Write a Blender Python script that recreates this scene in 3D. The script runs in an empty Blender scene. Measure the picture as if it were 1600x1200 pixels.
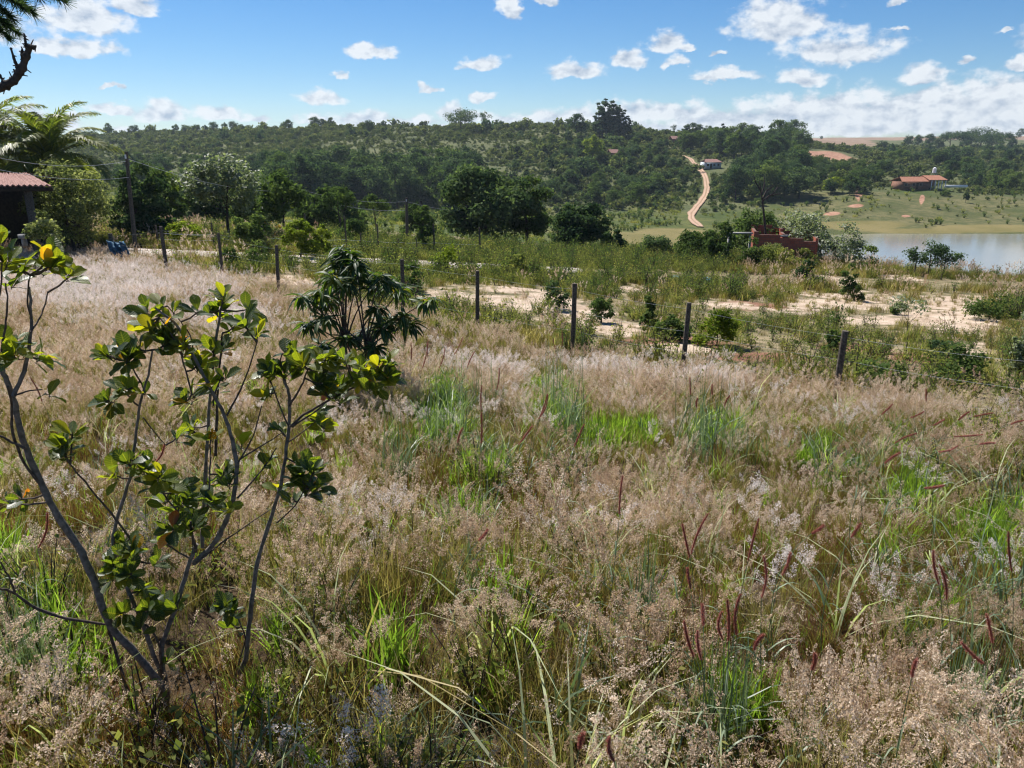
import bpy, math, random
import numpy as np
from math import radians as R, sin, cos, tan, atan, pi

# ------------------------------------------------------------------ camera, world, sun
F = 1209.0; PITCH = math.atan((600-235)/F); EYE = 3.2
scene = bpy.context.scene; C = scene.collection
cam_d = bpy.data.cameras.new('camera'); cam = bpy.data.objects.new('camera', cam_d); C.objects.link(cam)
cam.location = (0, 0, EYE); cam.rotation_euler = (pi/2-PITCH, 0, 0)
cam_d.sensor_width = 36; cam_d.lens = 36*F/1600; cam_d.clip_start = .05; cam_d.clip_end = 20000
scene.camera = cam
SUN_AZ, SUN_EL = R(-38), R(54)
sun_d = bpy.data.lights.new('sun', 'SUN'); sun = bpy.data.objects.new('sun', sun_d); C.objects.link(sun)
sun_d.energy = 5.0; sun_d.angle = R(.5); sun_d.color = (1, .955, .88)
sun.rotation_euler = (pi/2-SUN_EL, 0, pi-SUN_AZ)
scene.view_settings.view_transform = 'Standard'; scene.view_settings.look = 'None'
scene.view_settings.gamma = 1; scene.view_settings.exposure = 0.74
cy = scene.cycles
cy.max_bounces = 5; cy.diffuse_bounces = 3; cy.glossy_bounces = 2; cy.transmission_bounces = 3
cy.transparent_max_bounces = 8; cy.volume_bounces = 0; cy.caustics_reflective = False; cy.caustics_refractive = False
cy.use_adaptive_sampling = True; cy.adaptive_threshold = .015
cy.filter_width = 1.2; cy.use_denoising = True; cy.denoiser = 'OPENIMAGEDENOISE'; cy.sample_clamp_indirect = 4
scene.render.use_persistent_data = False

def azel(u, v):
    x, y = (u-800)/F, (600-v)/F
    d = np.array([x, cos(PITCH)+y*sin(PITCH), -sin(PITCH)+y*cos(PITCH)]); d /= np.linalg.norm(d)
    return math.atan2(d[0], d[1]), math.asin(d[2])

# clouds of the day: (u, v, half width, half height)
CLOUDS = [(125,28,75,34),(105,72,72,18),(205,6,48,15),(172,135,17,5),(180,168,36,10),(255,172,46,19),(345,178,46,13),(195,200,40,8),
 (400,186,26,9),(573,79,42,13),(500,153,43,16),(530,113,17,9),(755,98,42,13),(672,136,20,8),(757,150,24,10),(797,12,24,26),(850,2,22,9),
 (900,107,52,17),(985,92,30,20),(1040,66,34,20),(1075,76,20,7),(1055,98,20,12),(1125,118,58,12),(1222,28,80,38),(1312,76,92,33),(1255,120,34,16),
 (1442,116,34,20),(1588,100,22,10),(1510,92,16,8),(1407,50,16,4),(1580,45,12,4),(1400,6,20,7),(1122,85,12,5),
 (500,190,40,12),(562,184,62,16),(640,188,60,12),(708,172,22,22),(730,184,50,16),(800,186,50,12),(850,182,50,15),(900,178,52,18),(950,176,50,18),(1000,172,60,24),
 (1060,172,60,22),(1110,182,60,22),(1205,190,80,22),(1290,185,80,26),(1370,182,80,28),(1440,185,90,30),(1520,182,90,30),(1600,185,90,30),(960,192,80,16),(860,194,80,12),(600,192,80,12),(1085,192,80,18),(1170,180,70,28),(1240,172,80,34),(1320,168,90,34),(1400,166,90,36),(1470,160,90,38),(1550,158,90,38),(1640,152,100,42),
 (20,175,50,16),(90,190,40,14),(1300,200,200,18),(1550,200,160,18),(1050,200,140,14),(750,203,200,9),(-60,40,90,30),(-120,150,90,26),(1750,40,110,40),(1760,150,120,44),
 (440,-80,120,30),(900,-120,140,40),(1400,-100,150,40),(2100,130,220,60),(-400,120,220,50),(-700,0,220,80),(2500,40,260,90)]
world = bpy.data.worlds.new('World'); scene.world = world; world.use_nodes = True
def build_world():
    nt = world.node_tree; N = nt.nodes; L = nt.links
    bg = N['Background']; bg.inputs[1].default_value = .061
    def M(op, a, b=None, c=None, clamp=False):
        n = N.new('ShaderNodeMath'); n.operation = op; n.use_clamp = clamp
        for i, q in enumerate((a, b, c)):
            if q is None: continue
            if isinstance(q, (int, float)): n.inputs[i].default_value = q
            else: L.new(q, n.inputs[i])
        return n.outputs[0]
    def VM(op, a, b=None, c=None):
        n = N.new('ShaderNodeVectorMath'); n.operation = op
        for i, q in enumerate((a, b, c)):
            if q is None: continue
            if isinstance(q, tuple): n.inputs[i].default_value = q
            else: L.new(q, n.inputs[i])
        return n.outputs['Value'] if op == 'LENGTH' else n.outputs[0]
    sk = N.new('ShaderNodeTexSky'); sk.sky_type = 'NISHITA'; sk.sun_disc = False
    sk.sun_elevation = SUN_EL; sk.sun_rotation = SUN_AZ; sk.altitude = 900; sk.air_density = 1.0; sk.dust_density = .1; sk.ozone_density = 2.6
    hs = N.new('ShaderNodeHueSaturation'); hs.inputs['Saturation'].default_value = 1.3; hs.inputs['Value'].default_value = 1.0; hs.inputs['Hue'].default_value = .497
    L.new(sk.outputs[0], hs.inputs['Color'])
    tc = N.new('ShaderNodeTexCoord'); sp = N.new('ShaderNodeSeparateXYZ'); L.new(tc.outputs['Generated'], sp.inputs[0])
    az = M('ARCTAN2', sp.outputs[0], sp.outputs[1]); el = M('ARCSINE', sp.outputs[2])
    cb = N.new('ShaderNodeCombineXYZ'); L.new(az, cb.inputs[0]); L.new(el, cb.inputs[1]); p = cb.outputs[0]
    def noise(vec, scale, detail, rough, dist=0.):
        n = N.new('ShaderNodeTexNoise'); n.inputs['Scale'].default_value = scale; n.inputs['Detail'].default_value = detail
        n.inputs['Roughness'].default_value = rough; n.inputs['Distortion'].default_value = dist
        L.new(vec, n.inputs['Vector']); return n
    pw = VM('MULTIPLY', p, (1, 1.5, 1))
    wn = noise(pw, 26, 4, .6)
    off = VM('MULTIPLY_ADD', wn.outputs['Color'], (.05, .026, 0), (-.025, -.013, 0))
    pd = VM('ADD', p, off)
    acc = None
    for (u, v, ru, rv) in CLOUDS:
        a, e = azel(u, v); k = 1.0 if v > -20 else .7
        i0, i1 = F/ru, F/rv
        i0 *= .98; i1 *= 1.0; e0 = e-.25/i1; q = VM('MULTIPLY_ADD', pd, (i0, i1*.85, 0), (-a*i0, -e0*i1*.85, 0)); ln = VM('LENGTH', VM('MINIMUM', q, VM('MULTIPLY', q, (1, 2.2, 1))))
        m = M('SUBTRACT', k, ln)
        acc = m if acc is None else M('SMOOTH_MAX', acc, m, .25)
    n1 = noise(pw, 38, 9, .55, .1).outputs[0]
    n2 = noise(VM('ADD', pw, (.006, -.011, 0)), 38, 6, .55, .1).outputs[0]
    d = M('ADD', M('MULTIPLY', acc, 1.9), M('MULTIPLY', M('SUBTRACT', n1, .52), 2.8))
    mr = N.new('ShaderNodeMapRange'); mr.interpolation_type = 'SMOOTHSTEP'
    L.new(d, mr.inputs[0]); mr.inputs[1].default_value = .0; mr.inputs[2].default_value = .95
    alpha = M('MULTIPLY', mr.outputs[0], .93)
    relief = M('ADD', .80, M('MULTIPLY', M('SUBTRACT', n1, n2), 3.2), clamp=True)
    thick = M('MULTIPLY', M('SUBTRACT', d, 1.0, clamp=True), .12)
    lit = M('SUBTRACT', relief, thick, clamp=True)
    mx = N.new('ShaderNodeMix'); mx.data_type = 'RGBA'; L.new(lit, mx.inputs[0])
    mx.inputs[6].default_value = (3.9, 4.8, 6.2, 1); mx.inputs[7].default_value = (8.8, 9.2, 9.6, 1)
    ms = N.new('ShaderNodeMix'); ms.data_type = 'RGBA'; L.new(alpha, ms.inputs[0])
    tn = N.new('ShaderNodeMix'); tn.data_type = 'RGBA'; tn.blend_type = 'MULTIPLY'; tn.inputs[0].default_value = 1; L.new(hs.outputs[0], tn.inputs[6]); tn.inputs[7].default_value = (.82,.91,1.05,1)
    L.new(tn.outputs[2], ms.inputs[6]); L.new(mx.outputs[2], ms.inputs[7]); L.new(ms.outputs[2], bg.inputs[0])
build_world()

# ------------------------------------------------------------------ helpers
rng = np.random.default_rng(7)
def tag(o, label=None, cat=None, group=None, kind=None):
    if label: o['label'] = label
    if cat: o['category'] = cat
    if group: o['group'] = group
    if kind: o['kind'] = kind
    return o
def empty(name, loc=(0,0,0), rz=0, s=1):
    o = bpy.data.objects.new(name, None); C.objects.link(o); o.location = loc; o.rotation_euler = (0,0,rz); o.scale = (s,s,s)
    o.empty_display_size = .2; return o
def copy_tree(o, parent=None):
    c = o.copy(); C.objects.link(c); c.parent = parent
    for ch in list(o.children): copy_tree(ch, c)
    return c
def vec(*a): return np.array(a, float)
def unit(a):
    a = np.asarray(a, float); return a/(np.linalg.norm(a, axis=-1, keepdims=True)+1e-9)

class G:
    """collects faces, builds ONE mesh object"""
    def __init__(s): s.v=[]; s.f=[]; s.m=[]; s.r=[]; s.uv=[]; s.n=0
    def add(s, V, Fc, m=0, r=.5, uv=None):
        V = np.asarray(V, float).reshape(-1,3); s.v.append(V)
        k = len(V); s.r.append(np.broadcast_to(np.asarray(r, float), (k,)).copy())
        s.uv.append(np.zeros((k,2)) if uv is None else np.asarray(uv, float).reshape(-1,2))
        Fc = np.asarray(Fc)+s.n; s.f.append(Fc); s.m.append(np.full(len(Fc), m)); s.n += k
    def quads(s, Pq, m=0, r=.5):       # Pq (n,4,3)
        n = len(Pq); s.add(Pq.reshape(-1,3), np.arange(4*n).reshape(n,4), m, np.repeat(np.broadcast_to(r,(n,)),4), np.tile([[0,0],[1,0],[1,1],[0,1]],(n,1)))
    def tris(s, Pt, m=0, r=.5):
        n = len(Pt); s.add(Pt.reshape(-1,3), np.arange(3*n).reshape(n,3), m, np.repeat(np.broadcast_to(r,(n,)),3), np.tile([[0,0],[1,0],[.5,1]],(n,1)))
    def tube(s, pts, rad, sides=6, m=0, r=.5, cap=True):
        pts = np.asarray(pts, float); n = len(pts); rad = np.broadcast_to(rad,(n,))
        T = np.gradient(pts, axis=0); T = unit(T)
        ref = vec(.31,.17,.93) if abs(T[0][2])<.9 else vec(.9,.3,.1)
        A = unit(np.cross(T, ref)); B = np.cross(T, A)
        th = np.arange(sides)*2*pi/sides
        V = pts[:,None]+rad[:,None,None]*(A[:,None]*np.cos(th)[None,:,None]+B[:,None]*np.sin(th)[None,:,None])
        i = np.arange(n-1)[:,None]*sides; j = np.arange(sides)[None]; k = (j+1)%sides
        Fq = np.stack([i+j, i+k, i+sides+k, i+sides+j], -1).reshape(-1,4)
        uv = np.stack(np.broadcast_arrays(np.arange(sides)[None]/sides, np.arange(n)[:,None]/max(n-1,1)),-1)
        s.add(V.reshape(-1,3), Fq, m, r, uv)
        if cap:
            V2 = V[-1]; c = V2.mean(0); s.tris(np.stack([V2, np.roll(V2,-1,0), np.broadcast_to(c,V2.shape)],1), m, r)
            V2 = V[0]; c = V2.mean(0); s.tris(np.stack([np.roll(V2,-1,0), V2, np.broadcast_to(c,V2.shape)],1), m, r)
    def box(s, c, d, rz=0, m=0, r=.5, tilt=0):
        x,y,z = np.array(d)/2
        V = np.array([[-x,-y,-z],[x,-y,-z],[x,y,-z],[-x,y,-z],[-x,-y,z],[x,-y,z],[x,y,z],[-x,y,z]])
        if tilt:
            V = V@np.array([[1,0,0],[0,cos(tilt),sin(tilt)],[0,-sin(tilt),cos(tilt)]])
        V = V@np.array([[cos(rz),sin(rz),0],[-sin(rz),cos(rz),0],[0,0,1]])+np.array(c)
        Fc = [[0,3,2,1],[4,5,6,7],[0,1,5,4],[1,2,6,5],[2,3,7,6],[3,0,4,7]]
        s.add(V, Fc, m, r)
    def mesh(s, name, mats, smooth=False):
        V = np.concatenate(s.v); me = bpy.data.meshes.new(name)
        F4 = [f for f in s.f]; sizes = np.concatenate([np.full(len(f), f.shape[1]) for f in F4]); loops = np.concatenate([f.ravel() for f in F4])
        me.vertices.add(len(V)); me.vertices.foreach_set('co', V.ravel().astype(np.float32))
        me.loops.add(len(loops)); me.loops.foreach_set('vertex_index', loops.astype(np.int32))
        me.polygons.add(len(sizes)); st = np.concatenate([[0], np.cumsum(sizes)[:-1]])
        me.polygons.foreach_set('loop_start', st.astype(np.int32))
        me.polygons.foreach_set('material_index', np.concatenate(s.m).astype(np.int32))
        if smooth: me.polygons.foreach_set('use_smooth', np.ones(len(sizes), bool))
        for q in mats: me.materials.append(q)
        a = me.attributes.new('rnd','FLOAT','POINT'); a.data.foreach_set('value', np.concatenate(s.r).astype(np.float32))
        uv = np.concatenate(s.uv)
        if uv.any():
            a = me.attributes.new('luv','FLOAT_VECTOR','POINT'); a.data.foreach_set('vector', np.c_[uv, np.zeros(len(uv))].ravel().astype(np.float32))
        me.update(calc_edges=True); me.validate(); return me
    def build(s, name, mats, parent=None, smooth=False, loc=None):
        if not isinstance(mats, (list, tuple)): mats = [mats]
        o = bpy.data.objects.new(name, s.mesh(name, mats, smooth)); C.objects.link(o)
        if parent is not None: o.parent = parent
        if loc is not None: o.location = loc
        return o

def noise2(x, y, seed=0):
    x = np.asarray(x, float); y = np.asarray(y, float)
    xi = np.floor(x); yi = np.floor(y); fx = x-xi; fy = y-yi
    fx = fx*fx*(3-2*fx); fy = fy*fy*(3-2*fy)
    def h(a, b):
        n = (a.astype(np.int64)*374761393 + b.astype(np.int64)*668265263 + seed*1442695041) & 0xffffffff
        n = ((n ^ (n >> 13))*1274126177) & 0xffffffff
        return ((n ^ (n >> 16)) & 0xffff)/65535.
    return (h(xi,yi)*(1-fx)+h(xi+1,yi)*fx)*(1-fy)+(h(xi,yi+1)*(1-fx)+h(xi+1,yi+1)*fx)*fy
def fbm(x, y, seed=0, o=4):
    s = 0; a = .5; t = 0
    for i in range(o):
        s = s+a*noise2(np.asarray(x)*2**i+i*17.3, np.asarray(y)*2**i+i*9.1, seed+i); t += a; a *= .5
    return s/t

# ------------------------------------------------------------------ the lie of the land
def ev(v): return tan(atan((600-v)/F)-PITCH)          # slope of the sight line through row v
COLS = {
 -.66: [(2,2.9),(5,3.3),(10,3.8),(14,4.1),(20,4.3),(30,4.55),(40,4.9),(60,5.6),(100,'v',326),(200,'v',296),(300,'v',272),(450,'v',243),(600,'v',224),(800,'v',230),(5000,'v',233)],
 -.45: [(2,2.9),(5,3.3),(10,3.9),(14,4.2),(20,4.4),(30,4.7),(40,5.0),(60,'v',354),(100,'v',340),(150,'v',326),(200,'v',318),(300,'v',286),(400,'v',250),(500,'v',224),(600,'v',208),(800,'v',222),(5000,'v',232)],
 -.2: [(2,2.9),(5,3.3),(10,3.9),(14,4.3),(20,4.6),(30,5.0),(40,5.6),(60,'v',375),(100,'v',357),(150,'v',346),(200,'v',342),(250,'v',332),(300,'v',286),(400,'v',238),(480,'v',212),(550,'v',199),(700,'v',213),(5000,'v',232)],
 0: [(2,2.9),(5,3.3),(10,4.0),(14,4.4),(20,4.8),(30,5.3),(40,6.0),(60,'v',392),(100,'v',376),(150,'v',362),(200,'v',354),(250,'v',344),(300,'v',304),(400,'v',248),(480,'v',214),(560,'v',196),(700,'v',213),(5000,'v',232)],
 .11: [(2,2.9),(5,3.3),(10,4.0),(14,4.45),(20,4.9),(30,5.6),(40,6.3),(60,'v',396),(80,'v',392),(130,'v',385),(180,'v',370),(230,'v',352),(260,'v',342),(320,'v',300),(400,'v',248),(450,'v',224),(510,'v',197),(560,'v',201),(700,'v',218),(5000,'v',232)],
 .2: [(2,2.9),(5,3.3),(10,4.0),(14,4.5),(20,5.0),(30,5.8),(40,6.6),(60,'v',400),(80,'v',402),(130,'v',408),(180,'v',383),(230,'v',358),(260,'v',340),(320,'v',305),(400,'v',256),(450,'v',229),(500,'v',209),(560,'v',212),(700,'v',225),(5000,'v',232)],
 .33: [(2,2.9),(5,3.3),(10,4.0),(14,4.55),(20,5.1),(30,6.0),(40,6.9),(60,'v',398),(80,13.5),(130,21.5),(200,23.6),(235,23.3),(270,'v',335),(320,'v',290),(400,'v',250),(500,'v',225),(600,'v',218),(900,'v',218),(1500,'v',216),(5000,'v',223)],
 .45: [(2,2.9),(5,3.3),(10,4.0),(14,4.6),(20,5.2),(30,6.2),(40,7.0),(60,'v',412),(80,16),(110,25.5),(150,27),(225,25),(240,23.8),(270,'v',330),(315,'v',297),(400,'v',270),(500,'v',252),(700,'v',235),(1000,'v',222),(1500,'v',215),(5000,'v',222)],
 .66: [(2,2.9),(5,3.3),(10,4.0),(14,4.6),(20,5.3),(30,6.4),(40,7.4),(52,'v',436),(60,'v',446),(80,17),(110,25.5),(150,27),(225,25),(236,23.8),(260,'v',345),(315,'v',300),(400,'v',278),(500,'v',258),(700,'v',238),(1000,'v',222),(1500,'v',212),(5000,'v',221)],
}
_ts = np.array(sorted(COLS)); _ly = np.linspace(math.log(2), math.log(5000), 400); _tt = np.linspace(-1.1, 1.1, 133)
_tab = np.array([np.interp(_ly, [math.log(k[0]) for k in COLS[t]], [(-k[1]/k[0] if k[1] != 'v' else ev(k[2])) for k in COLS[t]]) for t in _ts])
_fine = np.array([[np.interp(t, _ts, _tab[:,j]) for j in range(400)] for t in _tt])
def _blur(a, ax, n):
    k = np.hanning(n+2)[1:-1]; k /= k.sum()
    return np.apply_along_axis(lambda q: np.convolve(np.pad(q, n//2, mode='edge'), k, 'valid'), ax, a)
_fine = _blur(_fine, 0, 11); _fine = _blur(_fine, 1, 7)
def ground(x, y):
    x = np.asarray(x, float); y = np.asarray(y, float); yy = np.clip(y, 2, 5000)
    fi = np.clip((np.clip(x/yy,-1.1,1.1)+1.1)/2.2*132, 0, 131.999); fj = np.clip((np.log(yy)-_ly[0])/(_ly[-1]-_ly[0])*399, 0, 398.999)
    i = fi.astype(int); j = fj.astype(int); a = fi-i; b = fj-j
    e = (_fine[i,j]*(1-a)+_fine[i+1,j]*a)*(1-b)+(_fine[i,j+1]*(1-a)+_fine[i+1,j+1]*a)*b
    z = e*yy
    amp = np.clip(yy*.006, .05, 1.6); wl = np.clip(yy*.06, 1.2, 22)
    z = z+(fbm(x/3.1, y/3.1, 5, 3)-.5)*.16*np.clip(yy/6,.4,1)+np.clip((yy-60)/200,0,1)*(fbm(x/26., y/26., 9, 3)-.5)*4.0*np.clip((yy-235)/60,0,1)
    return z+EYE
def ray(u, v):
    x, y = (u-800)/F, (600-v)/F
    return np.array([x, cos(PITCH)+y*sin(PITCH), -sin(PITCH)+y*cos(PITCH)])
def at(u, v, Y):
    d = ray(u, v); return np.array([0,0,EYE])+d*(Y/d[1])
_S = np.geomspace(2.0, 4900, 3000)
def hit(u, v, h=0.):
    d = ray(u, v); Pp = d[None]/d[1]*_S[:,None]; Pp[:,2] += EYE
    below = Pp[:,2]-h < ground(Pp[:,0], Pp[:,1])
    k = int(np.argmax(below)) if below.any() else len(_S)-1
    return np.array([Pp[k,0], Pp[k,1], float(ground(Pp[k,0], Pp[k,1]))])
def onground(x, y): return np.array([x, y, float(ground(x, y))])

# ------------------------------------------------------------------ materials
class MT:
    """small node helper"""
    def __init__(s, name):
        s.m = bpy.data.materials.new(name); s.m.use_nodes = True; s.nt = s.m.node_tree; s.N = s.nt.nodes; s.L = s.nt.links
        s.N.clear(); s.out = s.N.new('ShaderNodeOutputMaterial')
    def a(s, name, which='Fac', t='GEOMETRY'):
        n = s.N.new('ShaderNodeAttribute'); n.attribute_name = name; n.attribute_type = t; return n.outputs[which]
    def noise(s, scale, detail=3, rough=.55, vec=None, obj=True):
        n = s.N.new('ShaderNodeTexNoise'); n.inputs['Scale'].default_value = scale; n.inputs['Detail'].default_value = detail; n.inputs['Roughness'].default_value = rough
        if vec is None:
            tc = s.N.new('ShaderNodeTexCoord'); vec = tc.outputs['Object']
        s.L.new(vec, n.inputs['Vector']); return n.outputs[0]
    def mix(s, f, a, b, mode='MIX'):
        n = s.N.new('ShaderNodeMix'); n.data_type = 'RGBA'; n.blend_type = mode
        for i, q in ((0,f),(6,a),(7,b)):
            if isinstance(q, (int,float)): n.inputs[i].default_value = q
            elif isinstance(q, tuple): n.inputs[i].default_value = (*q,1)
            else: s.L.new(q, n.inputs[i])
        return n.outputs[2]
    def math(s, op, a, b=None, clamp=False):
        n = s.N.new('ShaderNodeMath'); n.operation = op; n.use_clamp = clamp
        for i, q in enumerate((a,b)):
            if q is None: continue
            if isinstance(q, (int,float)): n.inputs[i].default_value = q
            else: s.L.new(q, n.inputs[i])
        return n.outputs[0]
    def ramp(s, f, lo, hi):
        n = s.N.new('ShaderNodeMapRange'); n.interpolation_type = 'SMOOTHSTEP'; s.L.new(f, n.inputs[0]); n.inputs[1].default_value = lo; n.inputs[2].default_value = hi; return n.outputs[0]
    def rampc(s, f, stops):
        n = s.N.new('ShaderNodeValToRGB'); s.L.new(f, n.inputs[0]); e = n.color_ramp.elements
        while len(e) < len(stops): e.new(.5)
        for q, (p, c) in zip(e, stops): q.position = p; q.color = (*c,1)
        return n.outputs[0]
    def oi(s): return s.N.new('ShaderNodeObjectInfo').outputs['Random']
    def pbsdf(s, col, rough=.7, spec=.3, bump=None, bd=.02, bs=.5):
        n = s.N.new('ShaderNodeBsdfPrincipled')
        if isinstance(col, tuple): n.inputs['Base Color'].default_value = (*col,1)
        else: s.L.new(col, n.inputs['Base Color'])
        n.inputs['Roughness'].default_value = rough; n.inputs['Specular IOR Level'].default_value = spec
        if bump is not None:
            b = s.N.new('ShaderNodeBump'); b.inputs['Distance'].default_value = bd; b.inputs['Strength'].default_value = bs; s.L.new(bump, b.inputs['Height']); s.L.new(b.outputs[0], n.inputs['Normal'])
        return n
    def fin(s, sh): s.L.new(sh.outputs[0], s.out.inputs[0]); return s.m

def simple(name, c1, c2, scale=6, rough=.8, spec=.2, bd=.01, detail=4):
    m = MT(name); n = m.noise(scale, detail, .6)
    return m.fin(m.pbsdf(m.mix(m.ramp(n,.3,.7), c1, c2), rough, spec, n, bd, .6))

def leafmat(name, stops, trans=.35, tcol=None, gloss=False, rough=.5, inst=.35, tmul=2.2):
    """stops: colours over the per-leaf random number; tcol: colour of the light let through"""
    m = MT(name)
    f = m.math('ADD', m.math('MULTIPLY', m.a('rnd'), 1-inst), m.math('MULTIPLY', m.oi(), inst))
    c = m.rampc(f, stops)
    if gloss: d = m.pbsdf(c, rough, .5)
    else:
        d = m.N.new('ShaderNodeBsdfDiffuse'); m.L.new(c, d.inputs[0])
    t = m.N.new('ShaderNodeBsdfTranslucent')
    tc = m.mix(1., c, tcol or (tmul, tmul*1.05, tmul*.55), 'MULTIPLY'); m.L.new(tc, t.inputs[0])
    x = m.N.new('ShaderNodeMixShader'); x.inputs[0].default_value = trans; m.L.new(d.outputs[0], x.inputs[1]); m.L.new(t.outputs[0], x.inputs[2])
    return m.fin(x)

M = {}
M['bark'] = simple('bark', (.10,.085,.075), (.22,.19,.17), 30, .9)
M['bark_dark'] = simple('dark_bark', (.035,.028,.024), (.09,.07,.06), 20, .9)
M['wood'] = simple('weathered_wood', (.05,.042,.035), (.15,.125,.10), 25, .9)
M['tree_dark'] = leafmat('dark_tree_leaves', [(0,(.022,.042,.022)),(.5,(.046,.078,.036)),(1,(.13,.17,.08))], .3)
M['tree_mid'] = leafmat('green_tree_leaves', [(0,(.035,.06,.022)),(.5,(.068,.105,.034)),(1,(.13,.165,.055))], .32)
M['tree_grey'] = leafmat('silvery_tree_leaves', [(0,(.08,.105,.065)),(.6,(.17,.20,.12)),(1,(.30,.32,.21))], .34, gloss=True, rough=.55)
M['tree_bright'] = leafmat('yellow_green_leaves', [(0,(.05,.08,.012)),(.5,(.12,.16,.022)),(1,(.23,.25,.04))], .42)
M['scrub'] = leafmat('scrub_leaves', [(0,(.04,.056,.022)),(.45,(.075,.095,.036)),(.8,(.125,.14,.06)),(1,(.18,.175,.09))], .34, inst=.45)
M['herb'] = leafmat('herb_leaves', [(0,(.05,.07,.022)),(.5,(.13,.15,.045)),(.85,(.25,.24,.08)),(1,(.34,.26,.13))], .38, inst=.5)
M['blade_dry'] = leafmat('dry_grass_blades', [(0,(.05,.038,.016)),(.35,(.13,.105,.035)),(.7,(.27,.22,.10)),(1,(.48,.41,.26))], .35, inst=.3)
M['blade_green'] = leafmat('green_grass_blades', [(0,(.05,.09,.015)),(.5,(.14,.22,.03)),(1,(.28,.38,.07))], .5, inst=.3)
M['blade_blue'] = leafmat('blue_green_blades', [(0,(.05,.085,.05)),(.5,(.11,.16,.09)),(1,(.24,.29,.19))], .3, gloss=True, rough=.45, inst=.2)
M['fluff'] = leafmat('pink_fluff', [(0,(.24,.13,.08)),(.35,(.46,.33,.22)),(.7,(.76,.62,.48)),(1,(.90,.81,.74))], .48, tcol=(1.12,1.08,1.0), inst=.5)
M['fluff_pale'] = leafmat('whitish_pink_fluff', [(0,(.55,.42,.36)),(.4,(.80,.70,.64)),(1,(.93,.88,.84))], .5, tcol=(1.05,1.04,1.02), inst=.3)
M['blade_pale'] = leafmat('pale_arching_blades', [(0,(.16,.20,.09)),(.6,(.34,.38,.22)),(1,(.52,.52,.36))], .35, inst=.3)
M['blade_rust'] = leafmat('rusty_grass_stems', [(0,(.05,.025,.012)),(.5,(.14,.07,.03)),(1,(.30,.17,.08))], .35, inst=.3)
M['spike'] = leafmat('red_seed_spike', [(0,(.17,.06,.05)),(.6,(.36,.14,.10)),(1,(.55,.30,.26))], .3, tcol=(1.5,1.2,1.2), inst=.3)
M['palm'] = leafmat('palm_leaflets', [(0,(.05,.075,.015)),(.5,(.13,.16,.03)),(1,(.28,.27,.06))], .45, gloss=True, rough=.5)
M['speck'] = leafmat('speckled_leaves', [(0,(.06,.08,.03)),(.5,(.17,.19,.08)),(.93,(.32,.33,.17)),(1,(.38,.22,.03))], .32, inst=.1)

def cashew_leaf():
    m = MT('cashew_leaf'); luv = m.a('luv','Vector'); s = m.N.new('ShaderNodeSeparateXYZ'); m.L.new(luv, s.inputs[0])
    across = m.math('ABSOLUTE', m.math('SUBTRACT', s.outputs[0], .5)); along = s.outputs[1]
    w = m.math('FRACT', m.math('MULTIPLY', m.math('SUBTRACT', along, m.math('MULTIPLY', across, .35)), 9.))
    lat = m.math('SUBTRACT', 1., m.ramp(m.math('ABSOLUTE', m.math('SUBTRACT', w, .5)), .03, .13))
    mid = m.math('SUBTRACT', 1., m.ramp(across, .015, .045))
    vein = m.math('MAXIMUM', lat, mid)
    c = m.rampc(m.a('rnd'), [(0,(.010,.027,.011)),(.45,(.022,.05,.015)),(.72,(.07,.10,.014)),(.90,(.15,.15,.013)),(.96,(.28,.16,.015)),(1,(.24,.05,.02))])
    c = m.mix(m.math('MULTIPLY', m.noise(45, 3), .35), c, (.05,.06,.012))
    c = m.mix(m.math('MULTIPLY', vein, .45), c, (.19,.21,.07))
    d = m.pbsdf(c, .42, .45, m.math('SUBTRACT', 1., vein), .004, .7)
    t = m.N.new('ShaderNodeBsdfTranslucent'); m.L.new(m.mix(1., c, (6.5,5.6,.9), 'MULTIPLY'), t.inputs[0])
    x = m.N.new('ShaderNodeMixShader'); x.inputs[0].default_value = .38; m.L.new(d.outputs[0], x.inputs[1]); m.L.new(t.outputs[0], x.inputs[2])
    return m.fin(x)
M['cashew'] = cashew_leaf()
def mango_leaf():
    m = MT('mango_leaf'); luv = m.a('luv','Vector'); s = m.N.new('ShaderNodeSeparateXYZ'); m.L.new(luv, s.inputs[0])
    mid = m.math('SUBTRACT', 1., m.ramp(m.math('ABSOLUTE', m.math('SUBTRACT', s.outputs[0], .5)), .03, .12))
    c = m.rampc(m.a('rnd'), [(0,(.012,.032,.012)),(.5,(.028,.06,.018)),(.85,(.07,.105,.02)),(1,(.16,.08,.03))])
    c = m.mix(m.math('MULTIPLY', mid, .6), c, (.17,.20,.06)); d = m.pbsdf(c, .52, .4)
    t = m.N.new('ShaderNodeBsdfTranslucent'); m.L.new(m.mix(1., c, (3.,3.2,.8), 'MULTIPLY'), t.inputs[0])
    x = m.N.new('ShaderNodeMixShader'); x.inputs[0].default_value = .34; m.L.new(d.outputs[0], x.inputs[1]); m.L.new(t.outputs[0], x.inputs[2])
    return m.fin(x)
M['mango'] = mango_leaf()

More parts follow.
